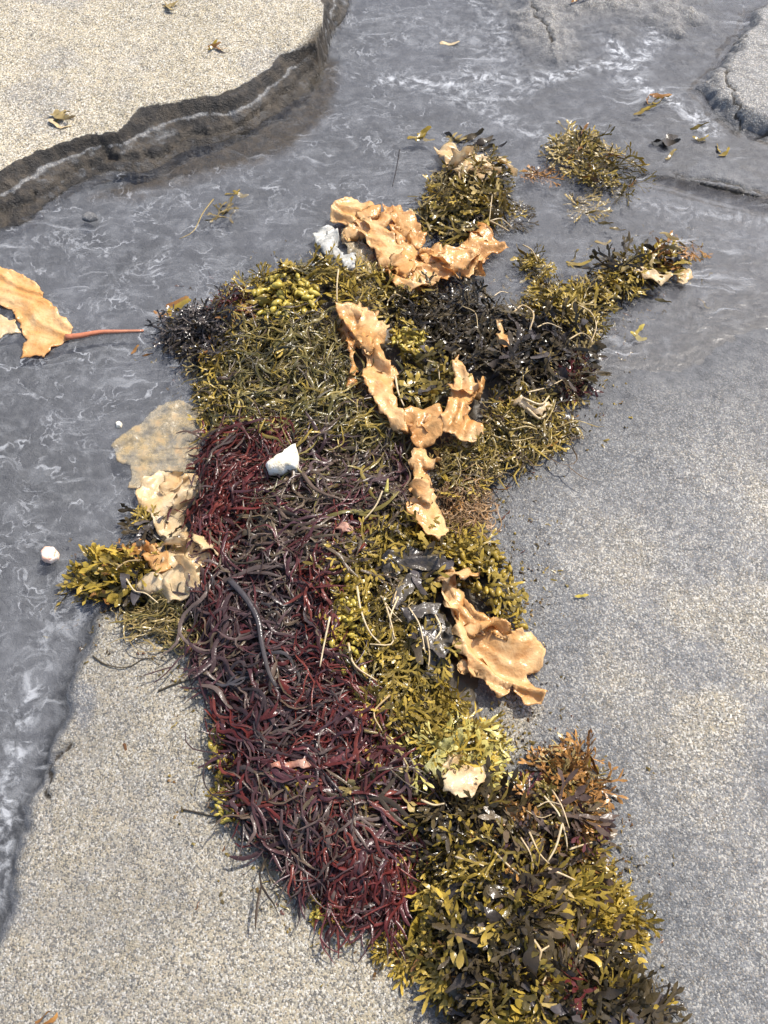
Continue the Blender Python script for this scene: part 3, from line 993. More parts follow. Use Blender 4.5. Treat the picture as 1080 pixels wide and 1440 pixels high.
def sheet(name, label, cat, poly_px, mat, dz=.02, amp=.02, fold=(30, 14.), step=.0040, group=None, edge=.006, seed=1, parent=None, thick=.0016, crumple=.0025, ruf=None, rufmat=None, drop=0.0):
    """crumpled membrane with its real outline: refined outline, interior points, creases along one direction"""
    p = onP(poly_px, dz)
    out = []
    for i in range(len(p)):
        a, b = p[i], p[(i + 1) % len(p)]
        k = max(1, int(np.linalg.norm(b - a) / step))
        for j in range(k):
            q = a + (b - a) * (j / k)
            out.append(q + np.array([fbm(q[0] * 80, q[1] * 80, seed, 3) - .5, fbm(q[0] * 80, q[1] * 80, seed + 7, 3) - .5]) * .013)
    out = np.array(out)
    lo, hi = out.min(0), out.max(0)
    ax, ay = np.meshgrid(np.arange(lo[0], hi[0], step), np.arange(lo[1], hi[1], step * .87))
    ax = ax + (np.arange(ax.shape[0]) % 2)[:, None] * step / 2
    q = np.stack([ax.ravel(), ay.ravel()], 1) + rng.normal(0, step * .12, (ax.size, 2))
    d = sdf(q[:, 0], q[:, 1], out)
    q = q[d > step * .55]
    co = [Vector(v) for v in out] + [Vector(v) for v in q]
    n = len(out)
    r = delaunay_2d_cdt(co, [(i, (i + 1) % n) for i in range(n)], [list(range(n))], 1, 1e-6)
    v2 = np.array([[v.x, v.y] for v in r[0]])
    fc = [tuple(f) for f in r[2]]
    x, y = v2[:, 0], v2[:, 1]
    dd = np.maximum(sdf(x, y, out), 0)
    a = math.radians(fold[0])
    s_, t_ = x * math.cos(a) + y * math.sin(a), -x * math.sin(a) + y * math.cos(a)
    wx_ = fbm(x * 8, y * 8, seed + 20, 2) - .5
    f1 = ridge(t_ * fold[1] * 1.5 + wx_ * 2.4, s_ * fold[1] * .22 + wx_, seed, 2)
    f2 = ridge(t_ * 44 + wx_ * 5, s_ * 14, seed + 3, 3)
    f3 = ridge(x * 30 + wx_ * 3, y * 30, seed + 12, 3)
    f4 = fbm(x * 130, y * 130, seed + 15, 2) - .5
    rim = np.exp(-dd / .007)
    k = min(1, amp / .02)
    z = top_h(x, y) + dz * .75 + amp * .62 * f1 + k * (.0034 * f2 + .0008 * f4) + edge * rim * np.sin(s_ * 150 + 9 * wx_ + seed) - rim * dz * drop
    z = np.maximum(z, lut(np.maximum(_GG, -.002), x, y) + .003)
    x = x + crumple * (fbm(x * 24, y * 24, seed + 30, 3) - .5) * 3
    y = y + crumple * (fbm(v2[:, 0] * 24, v2[:, 1] * 24, seed + 40, 3) - .5) * 3
    c = np.array([p[:, 0].mean(), p[:, 1].mean(), 0])
    c[2] = float(top_h(c[0], c[1]))
    me = mesh(name, np.stack([x, y, z], 1) - c, fc, M[mat])
    o = link(name, me, parent)
    if parent:
        o.location = Vector(c) - parent.location
    else:
        o.location = c
        tag(o, label, cat, group)
    md = o.modifiers.new('thickness', 'SOLIDIFY')
    md.thickness = thick
    md.offset = 0
    area = .5 * abs(np.sum(p[:, 0] * np.roll(p[:, 1], -1) - p[:, 1] * np.roll(p[:, 0], -1)))
    if ruf is None:
        ruf = int(area * 420) if dz >= .02 else 0
    qs = sample(out, ruf) if ruf else []
    for (qx, qy) in qs:
        sz = rng.uniform(.045, .085) * min(1.2, max(.5, (area / .008) ** .3))
        yaw = a + rng.normal(0, .8)
        x0, y0 = qx - .5 * sz * math.cos(yaw), qy - .5 * sz * math.sin(yaw)
        i = int(np.argmin((x - qx) ** 2 + (y - qy) ** 2))
        f_ = link('ruffle', proto('ruffle', int(rng.integers(NVAR)), rufmat or mat), parent or o)
        base = parent.location if parent else Vector(c)
        f_.matrix_local = Matrix.Translation(-Vector(base)) @ place(x0, y0, z[i] - .001, yaw, rng.normal(0, .12), rng.normal(0, .35), sz)
    return o


# ------------------------------------------------------------------ strand mats
mat_of_strands('strand_mat', 'olive green stringy mat filling the heap above the red strands',
               [(318, 452), (400, 440), (470, 445), (492, 520), (540, 585), (575, 640), (500, 648), (420, 630), (300, 612), (285, 570), (300, 505)],
               [('oliveg', 5), ('olive', 2), ('brown', 1)], 290, 900, (.05, .11), (.0021, .0038), 20, .75, .035)
mat_of_strands('strand_mat', 'wine red stringy mat between the white stone and the bleached kelp',
               [(285, 605), (350, 600), (405, 615), (375, 680), (360, 740), (300, 800), (268, 750), (278, 680)],
               [('red', 6), ('mauve', 1), ('brown', 1)], 200, 560, (.05, .11), (.0022, .0040), 65, .7, .035)
mat_of_strands('strand_mat', 'grey brown stringy mat spreading around the white stone',
               [(400, 622), (500, 640), (575, 645), (578, 700), (520, 740), (470, 790), (380, 815), (330, 790), (365, 710), (385, 670)],
               [('brown', 5), ('mauve', 4), ('oliveg', 1)], 270, 700, (.06, .13), (.0026, .0050), 40, .75, .035)
mat_of_strands('strand_mat', 'mauve grey stringy mat crossed by one long slate strand',
               [(268, 815), (340, 790), (420, 800), (450, 860), (455, 960), (420, 1010), (320, 1000), (290, 930)],
               [('mauve', 6), ('slate', 1), ('red', 1), ('brown', 2)], 260, 600, (.06, .13), (.0026, .0050), -35, .6, .035)
mat_of_strands('strand_mat', 'crimson stringy streak running down beside the yellow pods',
               [(430, 770), (490, 700), (500, 740), (455, 820), (470, 880), (490, 960), (560, 1040), (545, 1080), (490, 1040), (440, 950), (430, 860)],
               [('red', 8), ('mauve', 1)], 170, 380, (.05, .11), (.0022, .0040), -75, .5, .038)
mat_of_strands('strand_mat', 'dark maroon stringy mat above the serrated rusty scrap',
               [(312, 985), (400, 990), (480, 970), (545, 1060), (560, 1110), (480, 1120), (400, 1110), (330, 1090)],
               [('red', 4), ('mauve', 5)], 250, 520, (.06, .13), (.0026, .0048), -15, .65, .035)
mat_of_strands('strand_mat', 'brown stringy mat curving around the olive sprig at the foot of the heap',
               [(330, 1085), (420, 1110), (480, 1125), (560, 1110), (566, 1170), (470, 1190), (430, 1230), (385, 1188), (340, 1140)],
               [('mauve', 5), ('brown', 3), ('red', 2)], 240, 480, (.06, .13), (.0026, .0048), -25, .6, .035)
mat_of_strands('strand_mat', 'lowest dark red strands trailing onto the beige sand',
               [(440, 1190), (520, 1175), (568, 1170), (568, 1240), (562, 1290), (520, 1288), (460, 1270), (425, 1235)],
               [('red', 6), ('mauve', 3)], 170, 320, (.05, .11), (.0024, .0045), -70, .6, .03)
mat_of_strands('strand_mat', 'brown curly root fibres beside the orange kelp strip',
               [(622, 690), (660, 672), (690, 690), (692, 740), (650, 752), (625, 735)],
               [('root', 5), ('rust', 1)], 110, 200, (.04, .08), (.0011, .0018), 60, .8, .03, wig=.9, fork=False)
mat_of_strands('strand_mat', 'thin olive strings trailing over the sand below the bleached kelp',
               [(160, 850), (215, 835), (265, 850), (292, 900), (250, 905), (190, 888)],
               [('tan', 3), ('oliveg', 4)], 110, 170, (.04, .09), (.0014, .0024), -35, .5, .02, fork=False)
mat_of_strands('strand_mat', 'stringy olive tangle next to the wet sand below the dark fronds',
               [(690, 575), (760, 570), (808, 600), (770, 628), (715, 650), (660, 690), (640, 650), (680, 620)],
               [('tan', 3), ('olive', 4), ('brown', 2)], 150, 260, (.05, .11), (.0018, .0034), 15, .9, .03, wig=.6)

# the long slate strand that crosses the mauve mat, and other single strands
def single(name, label, pts, rad, mat, cat='seaweed strand', dz=.035, flat=.45, group=None, r1=None):
    V, fc, al = tube([on(a, b, dz) for a, b in pts], rad, rad * .5 if r1 is None else r1, sides=6, flat=flat)
    c = V.mean(0)
    o = link(name, mesh(name, V - c, fc, M[mat], True, dict(along=al)))
    o.location = c
    return tag(o, label, cat, group)


single('seaweed_strand', 'long slate grey strand lying over the mauve stringy mat', [(322, 815), (345, 840), (362, 870), (368, 905), (378, 945), (388, 965)], .0062, 'slate', dz=.045)
single('seaweed_strand', 'forked grey brown strand below the white stone', [(425, 665), (440, 685), (458, 695), (478, 701)], .005, 'brown', dz=.045)
single('seaweed_strand', 'dark thread lying on sand beside the yellow pods at the heap edge', [(255, 1138), (275, 1142), (300, 1148), (320, 1150)], .0016, 'dark', dz=.003)
single('seaweed_strand', 'dark thread curving over the pale sand under the olive strings', [(222, 972), (245, 962), (268, 955), (290, 945)], .0018, 'dark', dz=.003)
single('seaweed_strand', 'thin looped thread lying between the wet patch and the olive strings', [(130, 922), (150, 935), (180, 938), (205, 925), (225, 935)], .0014, 'dark', dz=.003)
single('seaweed_strand', 'black strand hooked out of the brown mat onto beige sand', [(382, 1180), (390, 1205), (402, 1222), (425, 1232)], .003, 'dark', dz=.006)
single('seaweed_strand', 'pale drifting strand sunk in grey water near the slab', [(300, 280), (285, 300), (272, 325), (252, 336)], .0022, 'tan', dz=.004)
single('seaweed_strand', 'dark twig standing in water left of the offshore clump', [(562, 210), (558, 235), (552, 262)], .0016, 'dark', dz=.006)
single('seaweed_strand', 'pale string crossing the bare wet patch behind the dark fronds', [(668, 416), (690, 418), (704, 410), (715, 412)], .0018, 'stalk', dz=.01)

# ------------------------------------------------------------------ clumps of bladed weed
RW = 'seaweed'
clump('rockweed_clump', 'bright yellow bladder pods bunched at the top of the olive mat', RW,
      [(352, 400), (410, 385), (448, 400), (450, 432), (400, 450), (355, 440)],
      [('leaf', 'olive', 40, .035, .06), ('pod', 'pod', 120, .014, .026), ('tips', 'yellow', 22, .04, .06)], lay=.035)
clump('rockweed_clump', 'dark olive fronds edging the water above the yellow pods', RW,
      [(330, 405), (380, 380), (450, 368), (480, 362), (475, 395), (410, 388), (350, 405), (335, 430)],
      [('fork', 'olive', 40, .05, .09), ('leaf', 'yellow', 16, .03, .05), ('spray', 'oliveg', 20, .05, .08)], lay=.025)
clump('rockweed_clump', 'olive yellow fronds packed under the orange kelp knot', RW,
      [(455, 380), (520, 372), (572, 400), (600, 415), (560, 440), (520, 430), (470, 425)],
      [('fork', 'olive', 55, .05, .09), ('leaf', 'yellow', 22, .04, .07), ('fork', 'tan', 12, .05, .08)], lay=.035,
      stalks=[([(476, 380), (474, 400), (474, 425)], .002), ([(545, 425), (555, 415), (570, 420)], .0016)])
clump('rockweed_clump', 'glossy black fronds lining the bare wet patch', RW,
      [(560, 415), (620, 405), (690, 425), (700, 470), (690, 520), (640, 500), (600, 490), (560, 450)],
      [('fork', 'dark', 110, .05, .10), ('leaf', 'dark', 40, .04, .07), ('spray', 'dark', 30, .05, .08)], lay=.04,
      stalks=[([(600, 508), (615, 515), (618, 535)], .0014), ([(650, 432), (668, 440), (672, 462)], .0012)])
clump('rockweed_clump', 'small yellow pod cluster between orange kelp and black fronds', RW,
      [(550, 470), (590, 462), (598, 485), (585, 505), (552, 492)],
      [('pod', 'pod', 60, .010, .018), ('tips', 'yellow', 14, .03, .05), ('leaf', 'olive', 12, .03, .05)], lay=.045)
clump('rockweed_clump', 'grey green broad fronds nestled inside the kelp bend', RW,
      [(560, 510), (600, 500), (630, 530), (620, 570), (575, 570), (558, 545)],
      [('wide', 'olive', 40, .06, .10), ('strap', 'slate', 12, .05, .08), ('wide', 'oliveg', 26, .05, .09)], lay=.04,
      stalks=[([(556, 530), (560, 552), (568, 572)], .0024)])
clump('rockweed_clump', 'broad black blades with white glints near the wet sand', RW,
      [(690, 440), (740, 430), (800, 450), (838, 470), (825, 540), (770, 560), (715, 545), (690, 510)],
      [('wide', 'dark', 60, .06, .11), ('strap', 'slate', 28, .05, .09), ('fork', 'dark', 50, .05, .09), ('spray', 'tan', 10, .05, .08)], lay=.04,
      stalks=[([(722, 440), (735, 430), (750, 442), (745, 465)], .0026), ([(755, 462), (770, 455), (790, 462)], .0016), ([(800, 478), (818, 470), (832, 480), (828, 495)], .0018), ([(742, 552), (770, 545), (790, 535)], .0018), ([(735, 560), (760, 570), (772, 558)], .003)])
clump('rockweed_clump', 'red tinged fronds at the outer edge of the black blades', RW,
      [(790, 505), (820, 500), (822, 545), (800, 560), (785, 540)],
      [('fork', 'red', 34, .04, .07), ('spray', 'tan', 18, .05, .08), ('fork', 'dark', 14, .04, .07)], lay=.03)
clump('rockweed_clump', 'yellow olive fronds forming the start of the arm', RW,
      [(735, 420), (770, 395), (830, 400), (858, 420), (840, 470), (800, 455), (750, 440)],
      [('fork', 'olive', 70, .05, .08), ('leaf', 'yellow', 50, .03, .055), ('spray', 'tan', 22, .05, .08)], lay=.03,
      stalks=[([(812, 430), (830, 440), (838, 460), (830, 485)], .0018)])
clump('rockweed_clump', 'brown and yellow blades in the middle of the arm', RW,
      [(840, 375), (880, 355), (915, 365), (905, 405), (860, 425), (835, 415)],
      [('wide', 'dark', 34, .05, .08), ('leaf', 'yellow', 40, .03, .055), ('leaf', 'tan', 20, .03, .05), ('fork', 'olive', 28, .05, .08)], lay=.035)
clump('rockweed_clump', 'golden blades bunched at the outer tip of the arm', RW,
      [(905, 350), (945, 340), (965, 352), (960, 385), (925, 395), (905, 380)],
      [('leaf', 'rust', 26, .03, .05), ('leaf', 'yellow', 36, .03, .05), ('leaf', 'tan', 16, .03, .05), ('strap', 'dark', 16, .04, .06)], lay=.04)
clump('rockweed_clump', 'pale brown wisps drifting off the arm tip in water', RW,
      [(955, 332), (990, 330), (992, 350), (965, 362), (965, 345)],
      [('leaf', 'tan', 9, .025, .04), ('fork', 'rust', 8, .04, .06)], lay=.006, flat=True)
clump('rockweed_clump', 'small yellow tuft standing in water between kelp and arm', RW,
      [(732, 350), (760, 352), (772, 380), (765, 400), (745, 385)],
      [('fork', 'olive', 20, .04, .06), ('leaf', 'yellow', 22, .03, .05), ('spray', 'dark', 8, .04, .06)], lay=.02,
      stalks=[([(735, 345), (748, 352), (756, 368)], .0018)])
clump('rockweed_clump', 'olive fronds and stems below the white stalk by wet sand', RW,
      [(690, 560), (760, 555), (805, 590), (790, 620), (735, 640), (700, 610)],
      [('fork', 'olive', 50, .05, .09), ('fork', 'dark', 24, .05, .08), ('leaf', 'yellow', 18, .03, .05), ('leaf', 'rust', 8, .03, .05)], lay=.03,
      stalks=[([(700, 590), (715, 605), (740, 600), (755, 605)], .0032, 'tan'), ([(740, 575), (760, 590), (775, 570)], .0035, 'stalk'), ([(690, 612), (720, 622), (750, 615)], .002, 'tan')])
clump('rockweed_clump', 'yellow green tuft beside the kelp strip above root fibres', RW,
      [(615, 630), (660, 620), (690, 650), (670, 680), (630, 690), (612, 660)],
      [('spray', 'olive', 30, .04, .08), ('leaf', 'yellow', 16, .03, .05), ('spray', 'tan', 16, .04, .07)], lay=.03,
      stalks=[([(640, 640), (648, 662), (640, 682)], .0014, 'tan'), ([(622, 650), (636, 640), (650, 652)], .0014, 'tan')])
clump('rockweed_clump', 'brown olive fronds around the pink scrap', RW,
      [(480, 745), (540, 715), (575, 720), (560, 770), (530, 830), (480, 840), (462, 800)],
      [('fork', 'olive', 60, .04, .08), ('tips', 'olive', 30, .04, .06), ('pod', 'yellow', 34, .012, .02), ('fork', 'brown', 34, .04, .08)], lay=.035,
      stalks=[([(538, 692), (528, 712), (512, 732)], .002)])
clump('rockweed_clump', 'yellow olive blades around the foot of the kelp strip', RW,
      [(560, 720), (610, 735), (660, 750), (690, 770), (660, 800), (610, 785), (565, 770)],
      [('leaf', 'yellow', 50, .03, .05), ('fork', 'olive', 46, .04, .08), ('tips', 'yellow', 20, .04, .06)], lay=.035)
clump('rockweed_clump', 'yellow pods fringing the wet sand beside the kelp tail', RW,
      [(640, 770), (690, 755), (722, 800), (725, 835), (750, 880), (715, 880), (680, 850), (655, 820)],
      [('pod', 'yellow', 70, .012, .022), ('tips', 'olive', 36, .04, .06), ('leaf', 'yellow', 30, .03, .05)], lay=.035)
clump('kelp_clump', 'broad slate blades folded around a dark hollow in the heap', 'kelp',
      [(535, 780), (585, 765), (622, 790), (615, 840), (575, 850), (540, 835)],
      [('strap', 'slate', 8, .05, .09), ('strap', 'dark', 14, .05, .08), ('wide', 'olive', 14, .05, .08), ('fork', 'olive', 20, .05, .08)], lay=.03,
      stalks=[([(566, 815), (558, 830), (552, 850)], .002)])
clump('kelp_clump', 'shiny black blades hanging below the kelp tail bend', 'kelp',
      [(590, 855), (635, 860), (638, 900), (620, 950), (585, 960), (578, 910)],
      [('strap', 'dark', 14, .05, .09), ('strap', 'slate', 5, .05, .08), ('fork', 'olive', 20, .05, .08)], lay=.03, aim=-80, spread=.5,
      stalks=[([(612, 865), (620, 885), (612, 900)], .002), ([(600, 895), (604, 920), (602, 940)], .0018)])
clump('rockweed_clump', 'yellow bladder pods along the edge of the crimson streak', RW,
      [(455, 850), (500, 835), (525, 870), (515, 950), (470, 950), (450, 900)],
      [('pod', 'pod', 80, .012, .021), ('tips', 'yellow', 34, .04, .06), ('fork', 'olive', 30, .04, .07)], lay=.04,
      stalks=[([(464, 868), (456, 905), (450, 938)], .002)])
clump('rockweed_clump', 'olive fronds threaded by long pale stalks', RW,
      [(505, 840), (560, 840), (590, 880), (585, 960), (530, 965), (505, 920)],
      [('fork', 'olive', 60, .05, .08), ('leaf', 'yellow', 30, .025, .045), ('fork', 'dark', 26, .05, .08), ('spray', 'tan', 14, .05, .07)], lay=.035,
      stalks=[([(502, 825), (508, 860), (520, 890), (535, 905)], .0022), ([(538, 840), (548, 870), (555, 900)], .0022), ([(560, 840), (548, 872), (552, 905), (520, 906)], .002),
              ([(490, 905), (498, 935), (530, 958)], .0024), ([(535, 838), (552, 862), (565, 875)], .0016), ([(575, 855), (590, 880), (598, 920)], .0016)])
clump('rockweed_clump', 'yellow frond tips fanning out below the black blades', RW,
      [(540, 950), (600, 945), (650, 960), (640, 1000), (580, 1010), (540, 990)],
      [('fork', 'yellow', 40, .05, .08), ('fork', 'olive', 34, .05, .08), ('leaf', 'yellow', 20, .04, .06)], lay=.03, aim=-80, spread=.7)
clump('rockweed_clump', 'dull olive fronds with hooked pale stalk above the pale sheet', RW,
      [(500, 970), (560, 985), (620, 1005), (600, 1050), (560, 1060), (520, 1020)],
      [('fork', 'olive', 56, .05, .09), ('fork', 'dark', 22, .05, .08), ('fork', 'tan', 14, .05, .07)], lay=.03,
      stalks=[([(548, 978), (526, 1002), (535, 1025), (545, 1040)], .002), ([(512, 1028), (540, 1035), (560, 1055), (575, 1080)], .0028, 'tan')])
clump('rockweed_clump', 'pale yellow green fronds spread under the torn cream sheet', RW,
      [(585, 1045), (640, 1015), (690, 1020), (705, 1060), (690, 1100), (640, 1110), (590, 1105)],
      [('fork', 'lime', 34, .05, .08), ('wide', 'lime', 16, .05, .08), ('leaf', 'lime', 30, .03, .06), ('fork', 'yellow', 40, .05, .08), ('fork', 'olive', 36, .05, .08), ('strap', 'lime', 10, .04, .07)], lay=.03)
clump('rockweed_clump', 'slender olive sprig with pale tips at the mat edge', RW,
      [(490, 1085), (540, 1080), (580, 1095), (570, 1130), (520, 1150), (500, 1120)],
      [('tips', 'tan', 30, .05, .08), ('tips', 'olive', 22, .05, .08), ('pod', 'tan', 14, .010, .015)], lay=.035)
clump('rockweed_clump', 'tiny olive yellow sprig lying on the brown stringy mat', RW,
      [(402, 1092), (440, 1085), (445, 1115), (420, 1128), (402, 1115)],
      [('pod', 'yellow', 26, .010, .017), ('tips', 'olive', 14, .035, .055)], lay=.045)
clump('rockweed_clump', 'yellow pod fringe on sand along the maroon mat', RW,
      [(292, 1008), (325, 1000), (335, 1060), (345, 1110), (340, 1155), (305, 1155), (298, 1090)],
      [('pod', 'pod', 100, .010, .018), ('tips', 'yellow', 40, .03, .05), ('spray', 'brown', 30, .04, .06)], lay=.025)
clump('rockweed_clump', 'yellow bits scattered on sand under the lowest red strands', RW,
      [(432, 1255), (480, 1265), (505, 1285), (480, 1305), (438, 1295)],
      [('pod', 'pod', 26, .010, .018), ('leaf', 'yellow', 14, .03, .05), ('spray', 'olive', 14, .03, .05)], lay=.015)
clump('rockweed_clump', 'narrow yellow olive trail linking the two heaps', RW,
      [(562, 1110), (592, 1120), (598, 1180), (582, 1240), (562, 1225), (566, 1170)],
      [('fork', 'olive', 30, .04, .07), ('leaf', 'yellow', 26, .03, .05), ('pod', 'yellow', 22, .010, .016)], lay=.025)
# lower heap
clump('rockweed_clump', 'black fronds crowning the lower heap under the cream sheet', RW,
      [(595, 1115), (650, 1105), (720, 1108), (725, 1150), (680, 1180), (620, 1180), (592, 1150)],
      [('wide', 'dark', 60, .06, .10), ('fork', 'dark', 44, .05, .09), ('leaf', 'rust', 14, .03, .05), ('fork', 'olive', 16, .05, .08)], lay=.035,
      stalks=[([(592, 1125), (610, 1132), (625, 1130)], .0024)])
clump('rockweed_clump', 'rusty orange fronds lying out on pale wet sand', RW,
      [(755, 1062), (790, 1050), (830, 1050), (848, 1095), (846, 1160), (815, 1175), (790, 1130), (765, 1095)],
      [('fork', 'rust', 46, .05, .08), ('leaf', 'rust', 34, .03, .055), ('fork', 'tan', 18, .05, .07), ('leaf', 'yellow', 10, .03, .045), ('fork', 'dark', 10, .05, .07)], lay=.022)
clump('rockweed_clump', 'brown fronds tangled with fine white stalks', RW,
      [(700, 1130), (750, 1110), (800, 1130), (845, 1180), (840, 1230), (770, 1240), (710, 1230), (690, 1180)],
      [('wide', 'brown', 50, .06, .10), ('fork', 'mauve', 22, .05, .09), ('fork', 'olive', 26, .05, .08), ('fork', 'rust', 24, .05, .08), ('leaf', 'rust', 10, .03, .05)], lay=.035,
      stalks=[([(765, 1120), (785, 1145), (795, 1175), (798, 1195)], .0018), ([(775, 1110), (790, 1135), (800, 1165)], .0016), ([(744, 1170), (758, 1200), (772, 1215)], .0018), ([(732, 1178), (745, 1200), (750, 1222)], .0016), ([(790, 1160), (782, 1190), (770, 1212)], .0022),
              ([(640, 1205), (665, 1212), (680, 1218)], .002), ([(695, 1198), (712, 1215), (730, 1230)], .002), ([(770, 1222), (790, 1230), (808, 1238)], .0022), ([(740, 1140), (760, 1150), (775, 1146)], .0012), ([(755, 1135), (770, 1128), (790, 1132)], .0012), ([(800, 1195), (820, 1188), (832, 1185)], .0018)])
clump('rockweed_clump', 'rusty yellow fronds at the sandy edge of the brown tangle', RW,
      [(805, 1180), (840, 1190), (850, 1230), (870, 1260), (845, 1275), (815, 1240)],
      [('leaf', 'rust', 26, .035, .06), ('leaf', 'yellow', 22, .035, .06), ('fork', 'olive', 18, .05, .08)], lay=.025)
clump('rockweed_clump', 'mixed dark and yellow fronds on the flank facing the red strands', RW,
      [(590, 1180), (650, 1175), (700, 1195), (700, 1240), (640, 1250), (590, 1240)],
      [('fork', 'olive', 60, .05, .09), ('leaf', 'yellow', 34, .03, .06), ('fork', 'dark', 34, .05, .09)], lay=.035,
      stalks=[([(672, 1250), (685, 1225), (700, 1200)], .003, 'yellow')])
clump('rockweed_clump', 'golden olive fronds in the waist of the lower heap', RW,
      [(585, 1240), (650, 1245), (720, 1235), (790, 1245), (790, 1290), (720, 1300), (650, 1295), (590, 1300)],
      [('wide', 'yellow', 34, .05, .09), ('leaf', 'yellow', 30, .04, .07), ('wide', 'olive', 50, .05, .09), ('strap', 'dark', 40, .05, .09), ('leaf', 'tan', 16, .04, .06)], lay=.035)
clump('rockweed_clump', 'bright yellow fronds reaching out over pale sand', RW,
      [(790, 1240), (850, 1265), (905, 1295), (890, 1320), (850, 1340), (800, 1310)],
      [('fork', 'yellow', 70, .05, .09), ('leaf', 'yellow', 40, .04, .06), ('fork', 'olive', 14, .05, .08)], lay=.025, aim=0, spread=.7)
clump('rockweed_clump', 'black blades heaped in the centre of the lower heap', RW,
      [(640, 1295), (700, 1290), (750, 1300), (760, 1350), (740, 1400), (680, 1400), (640, 1370)],
      [('fork', 'dark', 70, .06, .10), ('fork', 'yellow', 24, .05, .08), ('leaf', 'brown', 20, .05, .08), ('strap', 'dark', 50, .06, .09), ('wide', 'dark', 30, .06, .11), ('wide', 'olive', 20, .06, .09), ('leaf', 'yellow', 16, .05, .08), ('leaf', 'slate', 20, .05, .08)], lay=.045,
      stalks=[([(750, 1322), (760, 1338), (758, 1352), (768, 1368), (762, 1385)], .0022), ([(760, 1338), (772, 1330)], .002)])
clump('rockweed_clump', 'brown olive fronds dropping to the beige sand', RW,
      [(585, 1300), (640, 1300), (642, 1370), (650, 1420), (620, 1400), (595, 1350)],
      [('fork', 'olive', 56, .05, .09), ('leaf', 'yellow', 26, .04, .07), ('fork', 'rust', 16, .05, .08)], lay=.03)
clump('rockweed_clump', 'yellow frond stranded on sand off the lower heap', RW,
      [(535, 1320), (560, 1325), (600, 1345), (590, 1355), (550, 1350)],
      [('fork', 'yellow', 22, .05, .07), ('leaf', 'rust', 8, .03, .05)], lay=.012, flat=True)
clump('rockweed_clump', 'pale golden leaves overlapping the black blades', RW,
      [(690, 1380), (740, 1375), (790, 1370), (790, 1430), (730, 1450), (700, 1440)],
      [('leaf', 'tan', 20, .06, .10), ('leaf', 'yellow', 26, .05, .09), ('wide', 'dark', 30, .06, .10), ('fork', 'olive', 26, .06, .10)], lay=.045)
clump('rockweed_clump', 'reddish dark fronds above the lower corner of the heap', RW,
      [(755, 1310), (820, 1320), (860, 1345), (870, 1390), (800, 1400), (760, 1370)],
      [('fork', 'dark', 50, .06, .10), ('fork', 'red', 24, .05, .09), ('wide', 'brown', 26, .06, .10), ('wide', 'olive', 24, .05, .08), ('leaf', 'rust', 16, .04, .06), ('leaf', 'yellow', 12, .04, .06)], lay=.04)
clump('rockweed_clump', 'slate black straps filling the lowest corner of the heap', RW,
      [(650, 1400), (700, 1410), (800, 1400), (880, 1385), (935, 1420), (940, 1475), (660, 1478)],
      [('fork', 'dark', 80, .06, .10), ('wide', 'olive', 36, .06, .09), ('fork', 'yellow', 20, .05, .08), ('leaf', 'brown', 26, .05, .08), ('strap', 'dark', 56, .05, .09), ('strap', 'slate', 20, .06, .10), ('wide', 'dark', 40, .07, .12), ('wide', 'yellow', 16, .06, .09), ('leaf', 'yellow', 14, .05, .08), ('leaf', 'rust', 12, .03, .06)], lay=.04)
clump('rockweed_clump', 'dull olive and brown fronds joining black blades to golden waist', RW,
      [(700, 1250), (780, 1270), (810, 1310), (770, 1330), (720, 1310)],
      [('fork', 'olive', 44, .05, .09), ('wide', 'brown', 24, .05, .09), ('leaf', 'yellow', 14, .04, .06)], lay=.035)
# away from the heap
clump('rockweed_clump', 'golden fronds fanned out where the heap meets grey water', RW,
      [(100, 825), (130, 780), (175, 765), (200, 790), (205, 830), (150, 845)],
      [('wide', 'yellow', 44, .06, .09), ('leaf', 'yellow', 24, .05, .08), ('wide', 'olive', 26, .05, .09), ('wide', 'rust', 10, .05, .08)], lay=.03, aim=160, spread=.8,
      stalks=[([(165, 800), (180, 790), (200, 788)], .0018), ([(178, 815), (190, 832), (205, 835), (222, 848)], .0018)], group='golden fringe fronds')
clump('rockweed_clump', 'dark blades in the shade between golden fronds and bleached kelp', RW,
      [(190, 715), (215, 720), (240, 760), (232, 800), (205, 840), (175, 830), (195, 770)],
      [('wide', 'dark', 36, .05, .09), ('strap', 'slate', 10, .05, .08), ('fork', 'olive', 16, .05, .07)], lay=.02)
clump('rockweed_clump', 'blackish purple spiky fronds poking into water beside the olive mat', RW,
      [(228, 468), (270, 440), (320, 425), (340, 450), (325, 490), (290, 510), (255, 500)],
      [('spray', 'slate', 60, .06, .10), ('fork', 'slate', 50, .05, .09), ('spray', 'dark', 30, .06, .10), ('leaf', 'rust', 6, .03, .04)], lay=.03)
clump('rockweed_clump', 'reddish brown tuft between purple spiky fronds and yellow pods', RW,
      [(305, 412), (345, 405), (352, 440), (330, 450), (308, 432)],
      [('fork', 'red', 20, .04, .06), ('leaf', 'rust', 16, .03, .05), ('fork', 'olive', 12, .04, .06)], lay=.025)
clump('rockweed_clump', 'olive fronds fringing the mat along the sunken kelp', RW,
      [(285, 500), (315, 480), (315, 560), (300, 610), (280, 580), (275, 535)],
      [('spray', 'olive', 44, .05, .08), ('spray', 'tan', 20, .05, .08), ('leaf', 'yellow', 8, .03, .04)], lay=.025)
